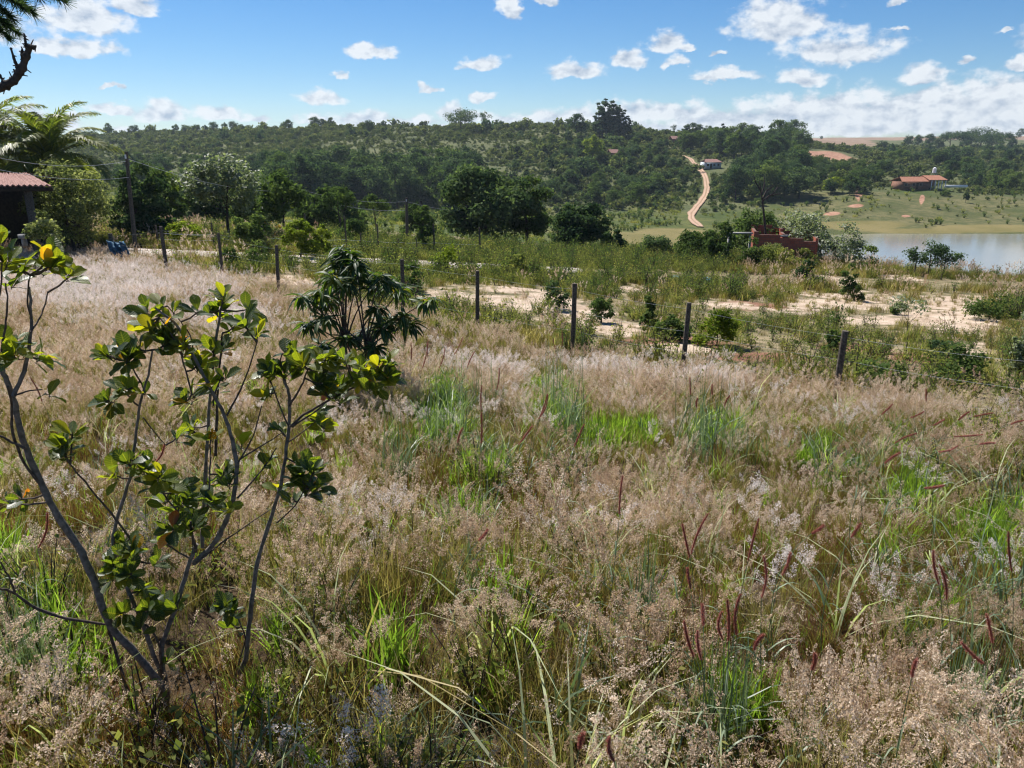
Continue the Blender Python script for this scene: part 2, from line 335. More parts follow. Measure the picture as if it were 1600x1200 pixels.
def ground_mat():
    m = MT('ground_soil'); n1 = m.noise(1.1, 6, .65); n2 = m.noise(14, 5, .7); n3 = m.noise(.16, 4, .6)
    thatch = m.mix(m.ramp(n2,.3,.7), (.03,.02,.013), (.10,.07,.04))
    green = m.mix(m.ramp(n1,.35,.65), (.10,.095,.045), (.29,.23,.14))
    sand = m.mix(m.ramp(n1,.3,.7), (.39,.29,.21), (.58,.47,.365)); sand = m.mix(m.math('MULTIPLY', m.ramp(n2,.45,.7), .65), sand, (.22,.14,.09))
    red = m.mix(m.ramp(n2,.3,.7), (.15,.07,.045), (.30,.165,.11))
    c = m.mix(m.a('veg'), thatch, green)
    jit = m.math('MULTIPLY', m.math('SUBTRACT', n1, .5), .9)
    c = m.mix(m.ramp(m.math('ADD', m.a('red'), jit), .35, .6), c, red)
    c = m.mix(m.ramp(m.math('ADD', m.a('sand'), jit), .35, .6), c, sand)
    return m.fin(m.pbsdf(c, .95, .1, m.math('ADD', n2, m.math('MULTIPLY', n1, 2.)), .05, .8))
def hill_mat():
    m = MT('hillside'); n1 = m.noise(.05, 6, .62); n2 = m.noise(.6, 5, .7); n3 = m.noise(.012, 3, .5)
    base = m.mix(m.ramp(n1,.36,.62), (.075,.09,.036), (.125,.13,.058)); base = m.mix(m.math('MULTIPLY', m.ramp(n2,.45,.7), .6), base, (.035,.05,.02))
    meadow = m.mix(m.ramp(n1,.35,.65), (.06,.085,.022), (.125,.13,.042)); meadow = m.mix(m.math('MULTIPLY', m.ramp(m.noise(.35,6,.75),.42,.62), .7), meadow, (.045,.06,.02))
    bank = m.mix(m.ramp(n1,.35,.6), (.075,.088,.03), (.155,.14,.065)); bank = m.mix(m.math('MULTIPLY', m.ramp(m.noise(.3,6,.75),.42,.62), .75), bank, (.055,.07,.024)); bank = m.mix(m.math('MULTIPLY', m.ramp(n2,.5,.75), .5), bank, (.10,.09,.045))
    mud = m.mix(m.ramp(n1,.3,.7), (.14,.125,.045), (.20,.165,.07))
    red = m.mix(m.ramp(n2,.3,.7), (.26,.13,.085), (.42,.25,.17))
    field = m.mix(m.ramp(n1,.3,.7), (.20,.135,.095), (.28,.20,.14))
    jit = m.math('MULTIPLY', m.math('SUBTRACT', n1, .5), .7)
    c = base
    for at_, col in (('meadow', meadow), ('bank', bank), ('mud', mud), ('field', field), ('red', red)):
        c = m.mix(m.ramp(m.math('ADD', m.a(at_), jit), .35, .6), c, col)
    return m.fin(m.pbsdf(c, .95, .1, n2, .5, .7))
M['ground'] = ground_mat(); M['hill'] = hill_mat()

# ------------------------------------------------------------------ terrain meshes
def grid_obj(name, X, Y, Z, mat, attrs, kind='structure'):
    n, k = X.shape; g = G(); i = np.arange(n-1)[:,None]*k; j = np.arange(k-1)[None]
    Fq = np.stack([i+j, i+j+1, i+k+j+1, i+k+j], -1).reshape(-1,4)
    g.add(np.stack([X,Y,Z],-1).reshape(-1,3), Fq); me = g.mesh(name, [mat], True)
    for a, val in attrs.items():
        q = me.attributes.new(a,'FLOAT','POINT'); q.data.foreach_set('value', np.asarray(val, float).ravel().astype(np.float32))
    o = bpy.data.objects.new(name, me); C.objects.link(o); tag(o, kind=kind); return o
def blob(X, Y, spec):
    """soft ellipses on the ground, each given by where its centre lies and its half sizes as seen"""
    out = np.zeros_like(np.asarray(X, float))
    for (u, v, ru, rv) in spec:
        c = hit(u, v); a = hit(u, v-rv); b = hit(u, v+rv); rx = ru/F*c[1]; ry = max((a[1]-b[1])/2, .4); cyy = (a[1]+b[1])/2; cx = c[0]*cyy/c[1]
        d = np.sqrt(((X-cx-(Y-cyy)*cx/cyy)/rx)**2+((Y-cyy)/ry)**2); out = np.maximum(out, np.clip(1.25-d*.75, 0, 1))
    return out
SAND = [(800,470,120,22),(900,492,80,18),(960,512,60,16),(700,462,60,10),(450,440,50,9),(1340,470,110,16),(1450,480,110,16),(1490,510,70,24),(1300,440,60,8),(1410,436,40,6),(1400,500,90,20),(1270,480,60,14),(1150,478,70,10),(1520,545,40,15),(1060,545,60,8),(1010,455,60,6),(1520,470,50,10),(585,448,30,6)]
RED = [(1080,455,75,7),(1180,480,70,8),(1330,545,60,9),(1450,560,60,10),(1050,535,120,10),(1190,560,100,9),(860,585,60,6)]
def sandmask(x, y): return np.clip(blob(x, y, SAND)*(-.22+1.85*fbm(x/1.5, y/1.5, 31, 5)), 0, 1)
def redmask(x, y): return np.clip(blob(x, y, RED)*(.35+.9*fbm(x/1.3, y/1.3, 33, 4)), 0, 1)
def natal(x, y): return x*.68+y*.73 + (fbm(x/2.2, y/2.2, 11, 3)-.5)*3.2 < 14.0
def build_ground():
    xs = np.arange(-128, 128.1, .8); ys = np.arange(-14, 100.1, .6); ys[-1] = 100
    X, Y = np.meshgrid(xs, ys); Z = ground(X, Y)
    nat = (X*.68+Y*.73 < 14)
    grid_obj('ground', X, Y, Z, M['ground'], dict(sand=sandmask(X,Y), red=redmask(X,Y), veg=np.clip(1-nat*1.,0,1)))
build_ground()
MEADOW = [(620,362,150,16),(1010,345,110,18),(900,350,80,14),(1260,320,60,14),(1440,299,50,7),(1330,312,60,7),(1150,345,70,16),(300,350,120,12)]
MUD = [(980,372,110,8),(1060,366,60,8),(1340,352,70,7),(1560,358,90,6),(1450,361,90,4)]
REDH = [(1295,243,38,6),(1062,221,12,3),(961,240,10,3),(1342,303,6,12),(1338,322,12,3),(1440,312,3,8),(1300,334,12,3),(1415,338,7,2)]
FIELD = [(1285,220,80,4),(1560,211,60,3)]
def build_hills():
    ts = np.linspace(-1.28, 1.28, 420); ys = np.concatenate([[100], np.geomspace(101, 900, 330), np.geomspace(910, 2100, 30)])
    T, Y = np.meshgrid(ts, ys); X = T*Y; Z = ground(X, Y)
    bank = ((T > .30)&(Y > 150)&(Y < 330))*np.clip((T-.30)/.06,0,1)*np.clip((325-Y)/30,0,1)
    valley = ((T < .3)&(Y > 100)&(Y < 240))*1.
    grid_obj('hills', X, Y, Z, M['hill'], dict(meadow=np.maximum(blob(X,Y,MEADOW), valley*.9), bank=bank*.8, mud=blob(X,Y,MUD), red=blob(X,Y,REDH), field=blob(X,Y,FIELD)+((Y>1150)&(T>.34))*.8))
build_hills()

def build_water():
    m = MT('lake_water'); n = m.noise(.9, 4, .6); n2 = m.noise(.02, 3, .5)
    m2 = m.pbsdf(m.mix(m.ramp(n2,.3,.7), (.30,.27,.20), (.25,.24,.20)), .10, .5, n, .03, .25)
    mat = m.fin(m2); xs = np.linspace(26, 560, 60); ys = np.linspace(82, 300, 40); X, Y = np.meshgrid(xs, ys)
    grid_obj('water', X, Y, np.full(X.shape, EYE-24.0), mat, {})
build_water()

def strip(name, pts, mat, lift, cross=6, seg=12):
    """pts: (u,v,half width px) on the ground"""
    P3 = [hit(u,v) for u,v,_ in pts]; W = [w*.72/F*p[1] for (_,_,w),p in zip(pts,P3)]
    P3 = np.array(P3); k = np.linspace(0, len(P3)-1, (len(P3)-1)*seg+1); X = np.interp(k, np.arange(len(P3)), P3[:,0]); Y = np.interp(k, np.arange(len(P3)), P3[:,1]); w = np.interp(k, np.arange(len(P3)), W)
    for _ in range(6):
        X[1:-1] = (X[:-2]+X[2:]+2*X[1:-1])/4; Y[1:-1] = (Y[:-2]+Y[2:]+2*Y[1:-1])/4
    T = unit(np.c_[np.gradient(X), np.gradient(Y)]); Nn = np.c_[-T[:,1], T[:,0]]
    s = np.linspace(-1,1,cross+1)[None]*(w*(1+.7*(fbm(k*1.6,k*0,3,3)-.5)))[:,None]
    XX = X[:,None]+Nn[:,0:1]*s; YY = Y[:,None]+Nn[:,1:2]*s
    return grid_obj(name, XX, YY, ground(XX,YY)+lift, mat, dict(rut=np.abs(np.linspace(-1,1,cross+1))[None]*np.ones_like(XX))), XX, YY
mr_ = MT('dirt_track'); _n = mr_.noise(.9,6,.75); _r = mr_.math('ABSOLUTE', mr_.math('SUBTRACT', mr_.a('rut'), .5)); _r = mr_.ramp(mr_.math('ADD', _r, mr_.math('MULTIPLY', mr_.math('SUBTRACT', _n, .5), 1.1)), .18, .5)
M['dirt'] = mr_.fin(mr_.pbsdf(mr_.mix(_r, mr_.mix(mr_.ramp(_n,.3,.7),(.36,.23,.16),(.50,.36,.26)), (.27,.18,.11)), .95, .1, _n, .1, .5))
ROADPX = [(1094,356,9),(1086,349,9),(1080,343,8.5),(1080,334,8),(1088,325,8),(1096,315,7.5),(1102,306,7),(1105,293,6.5),(1103,281,6),(1099,272,5.5),(1093,264,6),(1086,257,5),(1079,249,4),(1067,244,3)]
_, RX, RY = strip('dirt_road', ROADPX, M['dirt'], .35, cross=12, seg=14)
mp_ = MT('pale_road'); _n = mp_.noise(1.5,5,.65); M['pale_road'] = mp_.fin(mp_.pbsdf(mp_.mix(mp_.ramp(_n,.3,.7),(.36,.31,.27),(.50,.44,.39)), .9, .15, _n, .02, .5))
_, LX, LY = strip('road', [(120,392,40),(215,389,40),(300,388,40),(400,390,40),(480,393,36),(570,393,30),(700,396,30)], M['pale_road'], .05) if False else (None,None,None)
def pale_road():
    xs = np.linspace(-46, 4, 70); yc = 40.5+.10*(xs+20)+1.2*np.sin(xs/14)
    S = np.linspace(-1,1,7)*2.2; X = np.repeat(xs[:,None],7,1); Y = yc[:,None]+S[None]
    grid_obj('road', X, Y, ground(X,Y)+.06, M['pale_road'], {})
pale_road()
def road_clear(x, y, d):
    x = np.atleast_1d(x); y = np.atleast_1d(y); cx = RX[:,6]; cyv = RY[:,6]
    return np.min((x[:,None]-cx[None])**2+(y[:,None]-cyv[None])**2, 1) > d*d
def pale_clear(x, y, d=2.6): return np.abs(y-(40.5+.10*(x+20)+1.2*np.sin(x/14))) > d

# ------------------------------------------------------------------ scattering (only for what nobody could count)
def scatter(name, protos, pts, rots, scl, idx, label, cat):
    col = bpy.data.collections.new(name+'_sources')
    for i, p in enumerate(protos):
        p.name = f'source_{name}_{i:03d}'
        if p.name not in col.objects: col.objects.link(p)
    me = bpy.data.meshes.new(name); me.vertices.add(len(pts)); me.vertices.foreach_set('co', np.asarray(pts, np.float32).ravel())
    a = me.attributes.new('rot','FLOAT_VECTOR','POINT'); a.data.foreach_set('vector', np.asarray(rots, np.float32).ravel())
    a = me.attributes.new('scl','FLOAT','POINT'); a.data.foreach_set('value', np.asarray(scl, np.float32))
    a = me.attributes.new('idx','INT','POINT'); a.data.foreach_set('value', np.asarray(idx, np.int32))
    g = bpy.data.node_groups.new(name,'GeometryNodeTree')
    g.interface.new_socket('Geometry',in_out='INPUT',socket_type='NodeSocketGeometry'); g.interface.new_socket('Geometry',in_out='OUTPUT',socket_type='NodeSocketGeometry')
    N = g.nodes; i = N.new('NodeGroupInput'); ou = N.new('NodeGroupOutput'); ip = N.new('GeometryNodeInstanceOnPoints'); ci = N.new('GeometryNodeCollectionInfo')
    ci.inputs[0].default_value = col; ci.inputs[1].default_value = True; ci.inputs[2].default_value = True
    def na(n, t):
        q = N.new('GeometryNodeInputNamedAttribute'); q.data_type = t; q.inputs[0].default_value = n; return q.outputs[0]
    e2r = N.new('FunctionNodeEulerToRotation'); g.links.new(na('rot','FLOAT_VECTOR'), e2r.inputs[0])
    g.links.new(i.outputs[0], ip.inputs['Points']); g.links.new(ci.outputs[0], ip.inputs['Instance']); ip.inputs['Pick Instance'].default_value = True
    g.links.new(na('idx','INT'), ip.inputs['Instance Index']); g.links.new(e2r.outputs[0], ip.inputs['Rotation']); g.links.new(na('scl','FLOAT'), ip.inputs['Scale'])
    g.links.new(ip.outputs[0], ou.inputs[0])
    o = bpy.data.objects.new(name, me); C.objects.link(o); md = o.modifiers.new('scatter','NODES'); md.node_group = g
    tag(o, label, cat, kind='stuff'); return o
_pn = [0]
def proto(g, mats, smooth=False):
    _pn[0] += 1; return bpy.data.objects.new('source_tuft_%03d' % _pn[0], g.mesh('source_tuft', mats, smooth))

def blades(g, n, rad, hlo, hhi, w, m, lean=.35, droop=.5, seg=3, r0=0, r1=1, origin=None, rg=rng):
    """bent tapering blades rooted in a disc"""
    a = rg.uniform(0,2*pi,n); rr = rad*np.sqrt(rg.uniform(0,1,n)); base = np.c_[rr*np.cos(a), rr*np.sin(a), np.zeros(n)]
    if origin is not None: base = base+origin
    b = rg.uniform(0,2*pi,n); d = np.c_[np.cos(b), np.sin(b), np.zeros(n)]; h = rg.uniform(hlo,hhi,n); ln = rg.uniform(.15,1,n)*lean
    side = np.c_[-np.sin(b), np.cos(b), np.zeros(n)]; tw = rg.uniform(-1.2,1.2,n); side = side*np.cos(tw)[:,None]+d*np.sin(tw)[:,None]
    rings = []
    for k in range(seg+1):
        s = k/seg; c = base+d*(h*ln*s+h*droop*ln*s**3)[:,None]; c[:,2] += h*(s-droop*ln*.9*s**3)
        ww = w*(1-s**2*.97)*(.7+.6*(s>0)); rings.append((c-side*ww/2, c+side*ww/2))
    rnd = rg.uniform(r0,r1,n)
    for k in range(seg):
        g.quads(np.stack([rings[k][0], rings[k][1], rings[k+1][1], rings[k+1][0]],1), m, rnd)
def panicle(g, top, d, L, wd, n, m, size, rg=rng):
    """open airy seed head of tiny tufts round an axis"""
    s = rg.uniform(0,1,n); rr = wd*np.sqrt(rg.uniform(0,1,n))*(1-.75*s)*(.35+.65*np.minimum(1,s*4)); a = rg.uniform(0,2*pi,n)
    ref = unit(np.cross(d, vec(.2,.9,.1))); q = np.cross(d, ref)
    c = top+np.outer(s*L, d)+rr[:,None]*(np.outer(np.cos(a),ref)+np.outer(np.sin(a),q))
    A = unit(rg.normal(size=(n,3)))*.5; A = unit(A+d*.6); B = unit(np.cross(A, rg.normal(size=(n,3))))
    sz = size*rg.uniform(.6,1.4,n)[:,None]
    rnd = np.clip(rg.normal(.5,.25,n),0,1)
    g.tris(np.stack([c-B*sz*.32, c+B*sz*.32, c+A*sz],1), m, rnd)
def natal_tuft(seed, npan, nbl, h=.75, fl=1., nsp=105, size=.0092, bl='blade_dry', fl_m='fluff'):
    rg = np.random.default_rng(seed); g = G()
    blades(g, nbl, .16, h*.25, h*.8, .0035, 1, .5, .7, 3, 0, .75, rg=rg)
    blades(g, nbl//4, .16, h*.3, h*.75, .004, 2, .4, .7, 3, 0, .7, rg=rg)
    for k in range(npan):
        a, t = rg.uniform(0,2*pi), rg.uniform(.05,.42); hh = h*rg.uniform(.6,1.08)
        b = vec(rg.normal()*.07, rg.normal()*.07, 0); d = unit(vec(cos(a)*t, sin(a)*t, 1)); tip = b+d*hh
        nd = unit(d+vec(cos(a)*.4, sin(a)*.4, -.1)); side = unit(np.cross(d, rg.normal(size=3)))*.0011
        g.quads(np.array([[b-side, b+side, tip+side, tip-side]]), 1, .8)
        g.quads(np.array([[tip-side, tip+side, tip+nd*.12+side*.3, tip+nd*.12-side*.3]]), 0, .2)
        panicle(g, tip-nd*.02, nd, rg.uniform(.10,.17), rg.uniform(.028,.05)*fl, nsp, 0, size, rg)
    return proto(g, [M[fl_m], M[bl], M['blade_green']])
def grass_tuft(seed, n, h, w, mat, rad=.12, lean=.4, droop=.7, dry=8):
    rg = np.random.default_rng(seed); g = G(); blades(g, n, rad, h*.5, h, w, 0, lean, droop, 4, rg=rg)
    if dry: blades(g, dry, rad, h*.3, h*.8, w*.8, 1, lean*1.5, droop, 3, .3, 1, rg=rg)
    return proto(g, [mat, M['blade_dry']])
def leafcards(g, c, size, m, rnd, up=.4, out=None, rg=rng, asp=.5):
    n = len(c); nrm = rg.normal(size=(n,3)); nrm[:,2] += up*2
    if out is not None: nrm = nrm*.7+out
    nrm = unit(nrm); A = unit(np.cross(nrm, rg.normal(size=(n,3)))); B = np.cross(nrm, A); s = (size*rg.uniform(.6,1.35,n))[:,None]
    bend = nrm*s*.18
    g.quads(np.stack([c-A*s*.5, c-B*s*asp*.5+A*s*.05-bend*0, c+A*s*.5-bend, c+B*s*asp*.5+A*s*.05],1), m, rnd)
def herb(seed, h, n, ls, mat, spread=.3):
    rg = np.random.default_rng(seed); g = G(); ns = 7
    for k in range(ns):
        a = rg.uniform(0,2*pi); t = rg.uniform(.1,.8)*spread; tip = vec(cos(a)*t, sin(a)*t, h*rg.uniform(.6,1)); s = np.linspace(0,1,4)[:,None]
        pts = s*tip+np.c_[np.zeros((4,2)), .04*np.sin(np.linspace(0,pi,4))]; g.tube(pts, np.linspace(.006,.002,4)*h/.5, 3, 1, .4, False)
        q = rg.uniform(.15,1,n//ns)[:,None]; c = q*tip+rg.normal(size=(n//ns,3))*.05*h/.5; leafcards(g, c, ls, 0, np.clip(rg.normal(.5,.22,len(c)),0,1), .8, rg=rg)
    return proto(g, [mat, M['bark_dark']])

# ------------------------------------------------------------------ trees
def crown_geo(g, rg, cr, chh, base, nb, nl, ls, m=0, flat=1., shape='round', core=.25):
    """nl leaf cards in nb clumps filling a crown; returns the clump centres"""
    cs = []
    while len(cs) < nb:
        p = rg.uniform(-1,1,3); r = np.linalg.norm(p)
        if shape == 'cone':
            if math.hypot(p[0],p[1]) < min(1, 1.15-.95*(p[2]+1)/2): cs.append(p)
            continue
        if r > 1 or r < core: continue
        if shape == 'dome' and p[2] < -.6: continue
        if shape == 'bush': p[2] = abs(p[2])*1.9-.95
        if shape == 'umbrella' and (p[2] < -.1 or r < .55): continue
        cs.append(p)
    cs = np.array(cs); Cc = cs*vec(cr*.8, cr*.8, chh*.5*.82); Cc[:,2] += base+chh/2
    br = rg.uniform(.16,.38,nb)*cr*(.9 if shape == 'cone' else 1)*(22/nb)**.3
    cnt = rg.multinomial(nl, br**2/np.sum(br**2))
    for c, r, k in zip(Cc, br, cnt):
        d = unit(rg.normal(size=(k,3))+vec(0,0,.35)); q = c+d*(r*np.clip(rg.normal(.85,.27,k),.1,1.5)[:,None])*vec(1,1,.75*flat)
        base_r = rg.uniform(.05,.85)
        leafcards(g, q, ls, m, np.clip(base_r+rg.normal(0,.2,k),0,1), .5, out=d, rg=rg, asp=.62)
    return Cc, br
def tree_geo(seed, h, cr, base, nb, nl, ls, tr, shape='round', flat=1., lean=0, nlimb=9, core=.25):
    rg = np.random.default_rng(seed); gc = G(); Cc, br = crown_geo(gc, rg, cr, h-base, base, nb, nl, ls, 0, flat, shape, core)
    gt = G(); top = vec(lean*h, rg.normal()*.03*h, base+(h-base)*.55); k = np.linspace(0,1,6)[:,None]
    pts = k*top+np.c_[np.sin(k*4+seed)*.03*h*k, np.cos(k*3+seed)*.02*h*k, 0*k]; pts[0,2] = -.4*tr*4
    gt.tube(pts, np.linspace(tr*1.15, tr*.35, 6), 7)
    for j in rg.permutation(nb)[:nlimb]:
        s = rg.uniform(.35,.95); i = min(int(s*5),4); st = pts[i]+(pts[i+1]-pts[i])*(s*5-i); en = Cc[j]; mid = (st+en)/2+vec(0,0,-.05*h)
        gt.tube(np.array([st, mid, en]), [tr*.42*(1.2-s), tr*.25, tr*.08], 5, cap=False)
    return gc, gt
def make_tree(name, geo, leaf, bark, loc, label, cat='tree', group=None, rz=0, s=1):
    root = empty(name, loc, rz, s); tag(root, label, cat, group)
    geo[1].build('trunk', bark, root, True); geo[0].build('crown', leaf, root); return root

# ------------------------------------------------------------------ far hills: scrub (stuff) and single trees
TREES = {}
def kind_geo(k):
    """source trees, about 10 m tall"""
    sp = {
     'oak': [(11,10,5.0,.8,44,3400,.5,.2,'round'),(12,10,5.4,.6,50,3600,.52,.2,'round'),(13,10,4.4,1.0,40,3000,.5,.2,'round'),(14,10,5.8,1.2,48,3400,.5,.2,'round')],
     'dense': [(21,10,4.6,.2,50,3600,.5,.2,'bush'),(22,10,5.4,.2,56,4000,.52,.2,'dome'),(23,10,3.8,.3,44,3200,.5,.2,'dome')],
     'umbrella': [(31,10,6.5,2.6,44,3200,.5,.24,'umbrella'),(32,10,7.2,3.2,46,3200,.5,.26,'round')],
     'tall': [(41,10,2.0,.6,60,4200,.34,.14,'cone'),(42,10,1.7,1.0,52,3600,.32,.12,'cone')],
     'shrub': [(51,10,6.0,.1,34,2400,.8,.2,'bush'),(52,10,5.0,.1,30,2200,.75,.2,'bush'),(53,10,4.0,.2,26,1800,.75,.2,'dome')],
     'airy': [(61,10,3.6,3.5,14,900,.5,.12,'round'),(62,10,3.2,4.5,10,650,.45,.10,'round')],
    }[k]
    return [tree_geo(a[0],a[1],a[2],a[3],a[4],a[5],a[6],a[7],a[8]) for a in sp]
_geo = {}
def far_tree(kind, mat, p, h, label, cat='tree', group='trees on the far hillside', name=None, var=None, wide=1.):
    key = (kind, mat)
    if kind not in _geo: _geo[kind] = kind_geo(kind)
    if key not in TREES: TREES[key] = [None]*len(_geo[kind])
    i = int(rng.integers(len(_geo[kind]))) if var is None else var
    nm = name or {'shrub':'shrub','dense':'broadleaf_tree','oak':'broadleaf_tree','umbrella':'umbrella_tree','tall':'eucalyptus_tree','airy':'slender_tree'}[kind]
    loc = (p[0], p[1], p[2]-h*.02); rz = float(rng.uniform(0,6.28))
    if TREES[key][i] is None:
        o = make_tree(nm, _geo[kind][i], M[mat], M['bark_dark'], loc, label, cat, group, rz, h/10.); TREES[key][i] = o
    else:
        o = copy_tree(TREES[key][i]); o.name = nm; o.location = loc; o.rotation_euler = (0,0,rz); tag(o, label, cat, group)
    o.scale = (h/10.*wide, h/10.*wide, h/10.); return o
KEEP = []     # (x, y, radius) kept free of scattered plants
def free(x, y, r=0):
    return all((x-a)**2+(y-b)**2 > (c+r)**2 for a,b,c in KEEP)
def px2m(px, Y): return px/F*Y

HOUSES = dict(white=hit(1110,263), farm=hit(1432,295), tank=hit(1460,292), dome=hit(1392,246), roofa=hit(961,247), roofb=hit(1062,224))
for k, r in (('white',11),('farm',15),('tank',4),('dome',7),('roofa',6),('roofb',9)): KEEP.append((HOUSES[k][0], HOUSES[k][1], r))
for d in (8,16,24,32): KEEP.append((HOUSES['farm'][0]*(1-d/315), HOUSES['farm'][1]-d, 12))
for d in (10,20): KEEP.append((HOUSES['white'][0]*(1-d/390), HOUSES['white'][1]-d, 9))

ORD = 'first second third fourth fifth sixth seventh eighth ninth tenth eleventh twelfth thirteenth fourteenth fifteenth sixteenth seventeenth eighteenth nineteenth twentieth'.split()+['twenty-'+w for w in 'first second third fourth fifth sixth seventh eighth ninth'.split()]
def order_labels(items, text, rows=3):
    '''items: (u, v, object); text has {} for the place'''
    names = {1:[''],2:['front row','back row'],3:['front row','middle row','back row']}[rows]
    items = sorted(items, key=lambda q: -q[1]); k = math.ceil(len(items)/rows)
    for i in range(rows):
        for j, q in enumerate(sorted(items[i*k:(i+1)*k], key=lambda q: q[0])):
            q[2]['label'] = text.format((ORD[j]+' from the left'+(', '+names[i] if names[i] else '')))
def region(n, us, vs, kinds, mats, hs, label, cat='tree', group=None, gap=.28):
    done = []; tries = 0; its = []
    while len(done) < n and tries < n*30:
        tries += 1; u = rng.uniform(*us); v = rng.uniform(*vs); p = hit(u,v)
        if p[1] > 4000 or p[2] < EYE-23.6: continue
        h = rng.uniform(*hs)
        if not road_clear(p[0],p[1], 6.5+h*.35)[0] or not free(p[0],p[1],h*.3): continue
        if any((p[0]-a)**2+(p[1]-b)**2 < (gap*(h+c))**2 for a,b,c in done): continue
        k = kinds[int(rng.integers(len(kinds)))]; m = mats[int(rng.integers(len(mats)))]
        o = far_tree(k, m, p, h, label, cat, group, wide=rng.uniform(.85,1.25)); done.append((p[0],p[1],h)); its.append((u,v,o))
    order_labels(its, label+', {}', 3 if len(its) > 12 else 1)
region(60, (430,735), (283,330), ['dense','oak'], ['tree_dark','tree_dark','tree_mid'], (11,17), 'forest belt tree', group='forest belt trees')
region(26, (190,440), (268,312), ['dense','oak'], ['tree_dark','tree_dark','tree_mid'], (7,11), 'dark tree at the left hill foot', group='trees at the left foot of the hill')
region(34, (850,1075), (262,322), ['dense','oak','shrub'], ['tree_mid','tree_dark'], (5,9), 'bushy tree left of the dirt road', group='trees on the slope left of the dirt road')
region(22, (860,1060), (222,262), ['oak','dense','shrub'], ['tree_mid','tree_dark'], (5,8), 'small tree below the eucalyptus grove', group='upper slope trees')
region(40, (1118,1250), (222,318), ['dense','oak'], ['tree_dark','tree_dark','tree_mid'], (11,17), 'dark tree right of the white house', group='wood beside the white house')
region(9, (1065,1125), (222,243), ['dense','oak'], ['tree_dark','tree_mid'], (9,12), 'dark tree at the top of the dirt road', group='trees at the top of the dirt road')
region(9, (1125,1230), (288,322), ['shrub','dense'], ['tree_mid'], (4,6), 'rounded green shrub on the slope right of the dirt road', 'shrub', 'shrubs right of the dirt road')
region(30, (1240,1395), (266,306), ['dense','oak'], ['tree_dark','tree_mid'], (5.5,8.5), 'dark tree left of the farmhouse', group='wood left of the farmhouse')
region(22, (1470,1620), (262,300), ['dense','oak','shrub'], ['tree_dark','tree_mid'], (6,10), 'green tree right of the farmhouse', group='trees right of the farmhouse')
region(24, (1360,1620), (236,262), ['oak','dense'], ['tree_dark','tree_mid'], (7,11), 'tree behind the farmhouse', group='trees behind the farmhouse')
# skyline
def line_trees(us, kind, mats, hs, label, cat, group, vb=None):
    its0 = []
    for u in us:
        top = None
        ys = np.geomspace(240, 1900, 200); t = (u-800)/F/ .957; z = ground(t*ys, ys)-EYE; k = int(np.argmax(z/ys)); p = vec(t*ys[k], ys[k], z[k]+EYE)
        kk = kind if isinstance(kind,str) else kind[int(rng.integers(len(kind)))]
        its0.append((u, 0, far_tree(kk, mats[int(rng.integers(len(mats)))], p, rng.uniform(*hs), label, cat, group, wide=rng.uniform(.9,1.3))))
    order_labels(its0, label+', {}', 1)
line_trees([150,182,226,262,322,338,352,364,376,392,404,416,447,482,520,531,543], ['oak','dense','oak'], ['tree_dark','tree_mid'], (4.5,9), 'small tree on the left half of the skyline', 'tree', 'skyline trees on the left')
line_trees([618,672,780,868,880], ['oak','dense','shrub'], ['tree_dark','tree_mid'], (3.5,7), 'low bushy tree on the middle of the hill skyline', 'tree', 'skyline trees in the middle')
far_tree('umbrella','tree_dark', hit(720,204)*1, 13, 'broad flat topped tree standing out on the hill skyline', group='trees on the far hillside', wide=1.35)
far_tree('airy','tree_dark', hit(757,204), 12, 'slim small crowned tree right of the broad skyline tree', group='trees on the far hillside')
far_tree('oak','tree_dark', hit(577,207), 8, 'round lone tree on the skyline above the forest belt', group='trees on the far hillside')
far_tree('oak','tree_dark', hit(902,216), 14, 'wide dark tree left of the eucalyptus grove', group='trees on the far hillside', wide=1.2)
EUC = []
for i, (u, h, w) in enumerate([(936,23,1.2),(947,27,1.35),(958,25,1.3),(966,22,1.2),(974,19,1.2),(941,20,1.2),(953,22,1.3),(981,15,1.2)]):
    EUC.append((u, 0, far_tree('tall','tree_dark', hit(u, 215+(i%3)), h, 'eucalyptus', group='eucalyptus grove', wide=w*1.15)))
order_labels(EUC, 'tall dark eucalyptus in the hilltop grove, {}', 1)
far_tree('dense','tree_bright', hit(926,255), 14, 'bright green leafy bamboo clump on the hill below the eucalyptus grove', 'bamboo', 'trees on the far hillside', name='bamboo_clump', wide=1.05)
far_tree('shrub','tree_bright', hit(928,266), 4, 'small yellow green bush below the bright bamboo clump', 'shrub', 'trees on the far hillside')
far_tree('tall','tree_dark', hit(1128,236), 17, 'tall narrow tree rising over the wood behind the white house', group='trees on the far hillside', wide=1.3)
far_tree('airy','tree_dark', hit(1168,234), 14, 'thin sparse tree rising over the right of the wood', group='trees on the far hillside')
line_trees([1030,1048,1058,1078,1092,1105,1142,1155,1180,1190], ['oak','dense','airy'], ['tree_dark'], (6,10), 'dark tree on the skyline between eucalyptus grove and ploughed field', 'tree', 'skyline trees right of the grove')
ROW = []
for u,h,w in [(1366,13,.9),(1380,12,1),(1396,14,1),(1410,13,1),(1426,16,1.2),(1440,17,1.2),(1456,15,1.2),(1470,19,1.3),(1486,15,1.2),(1500,16,1.3),(1514,12,1)]:
    ys = 760+rng.uniform(-40,60); t = (u-800)/F/.957; ROW.append((u, 0, far_tree('umbrella' if w>1.1 else 'oak','tree_dark', onground(t*ys,ys), h, 'x', group='tree row on the plateau', wide=w)))
order_labels(ROW, 'dark spreading tree in the right plateau row, {}', 1)
FR = []
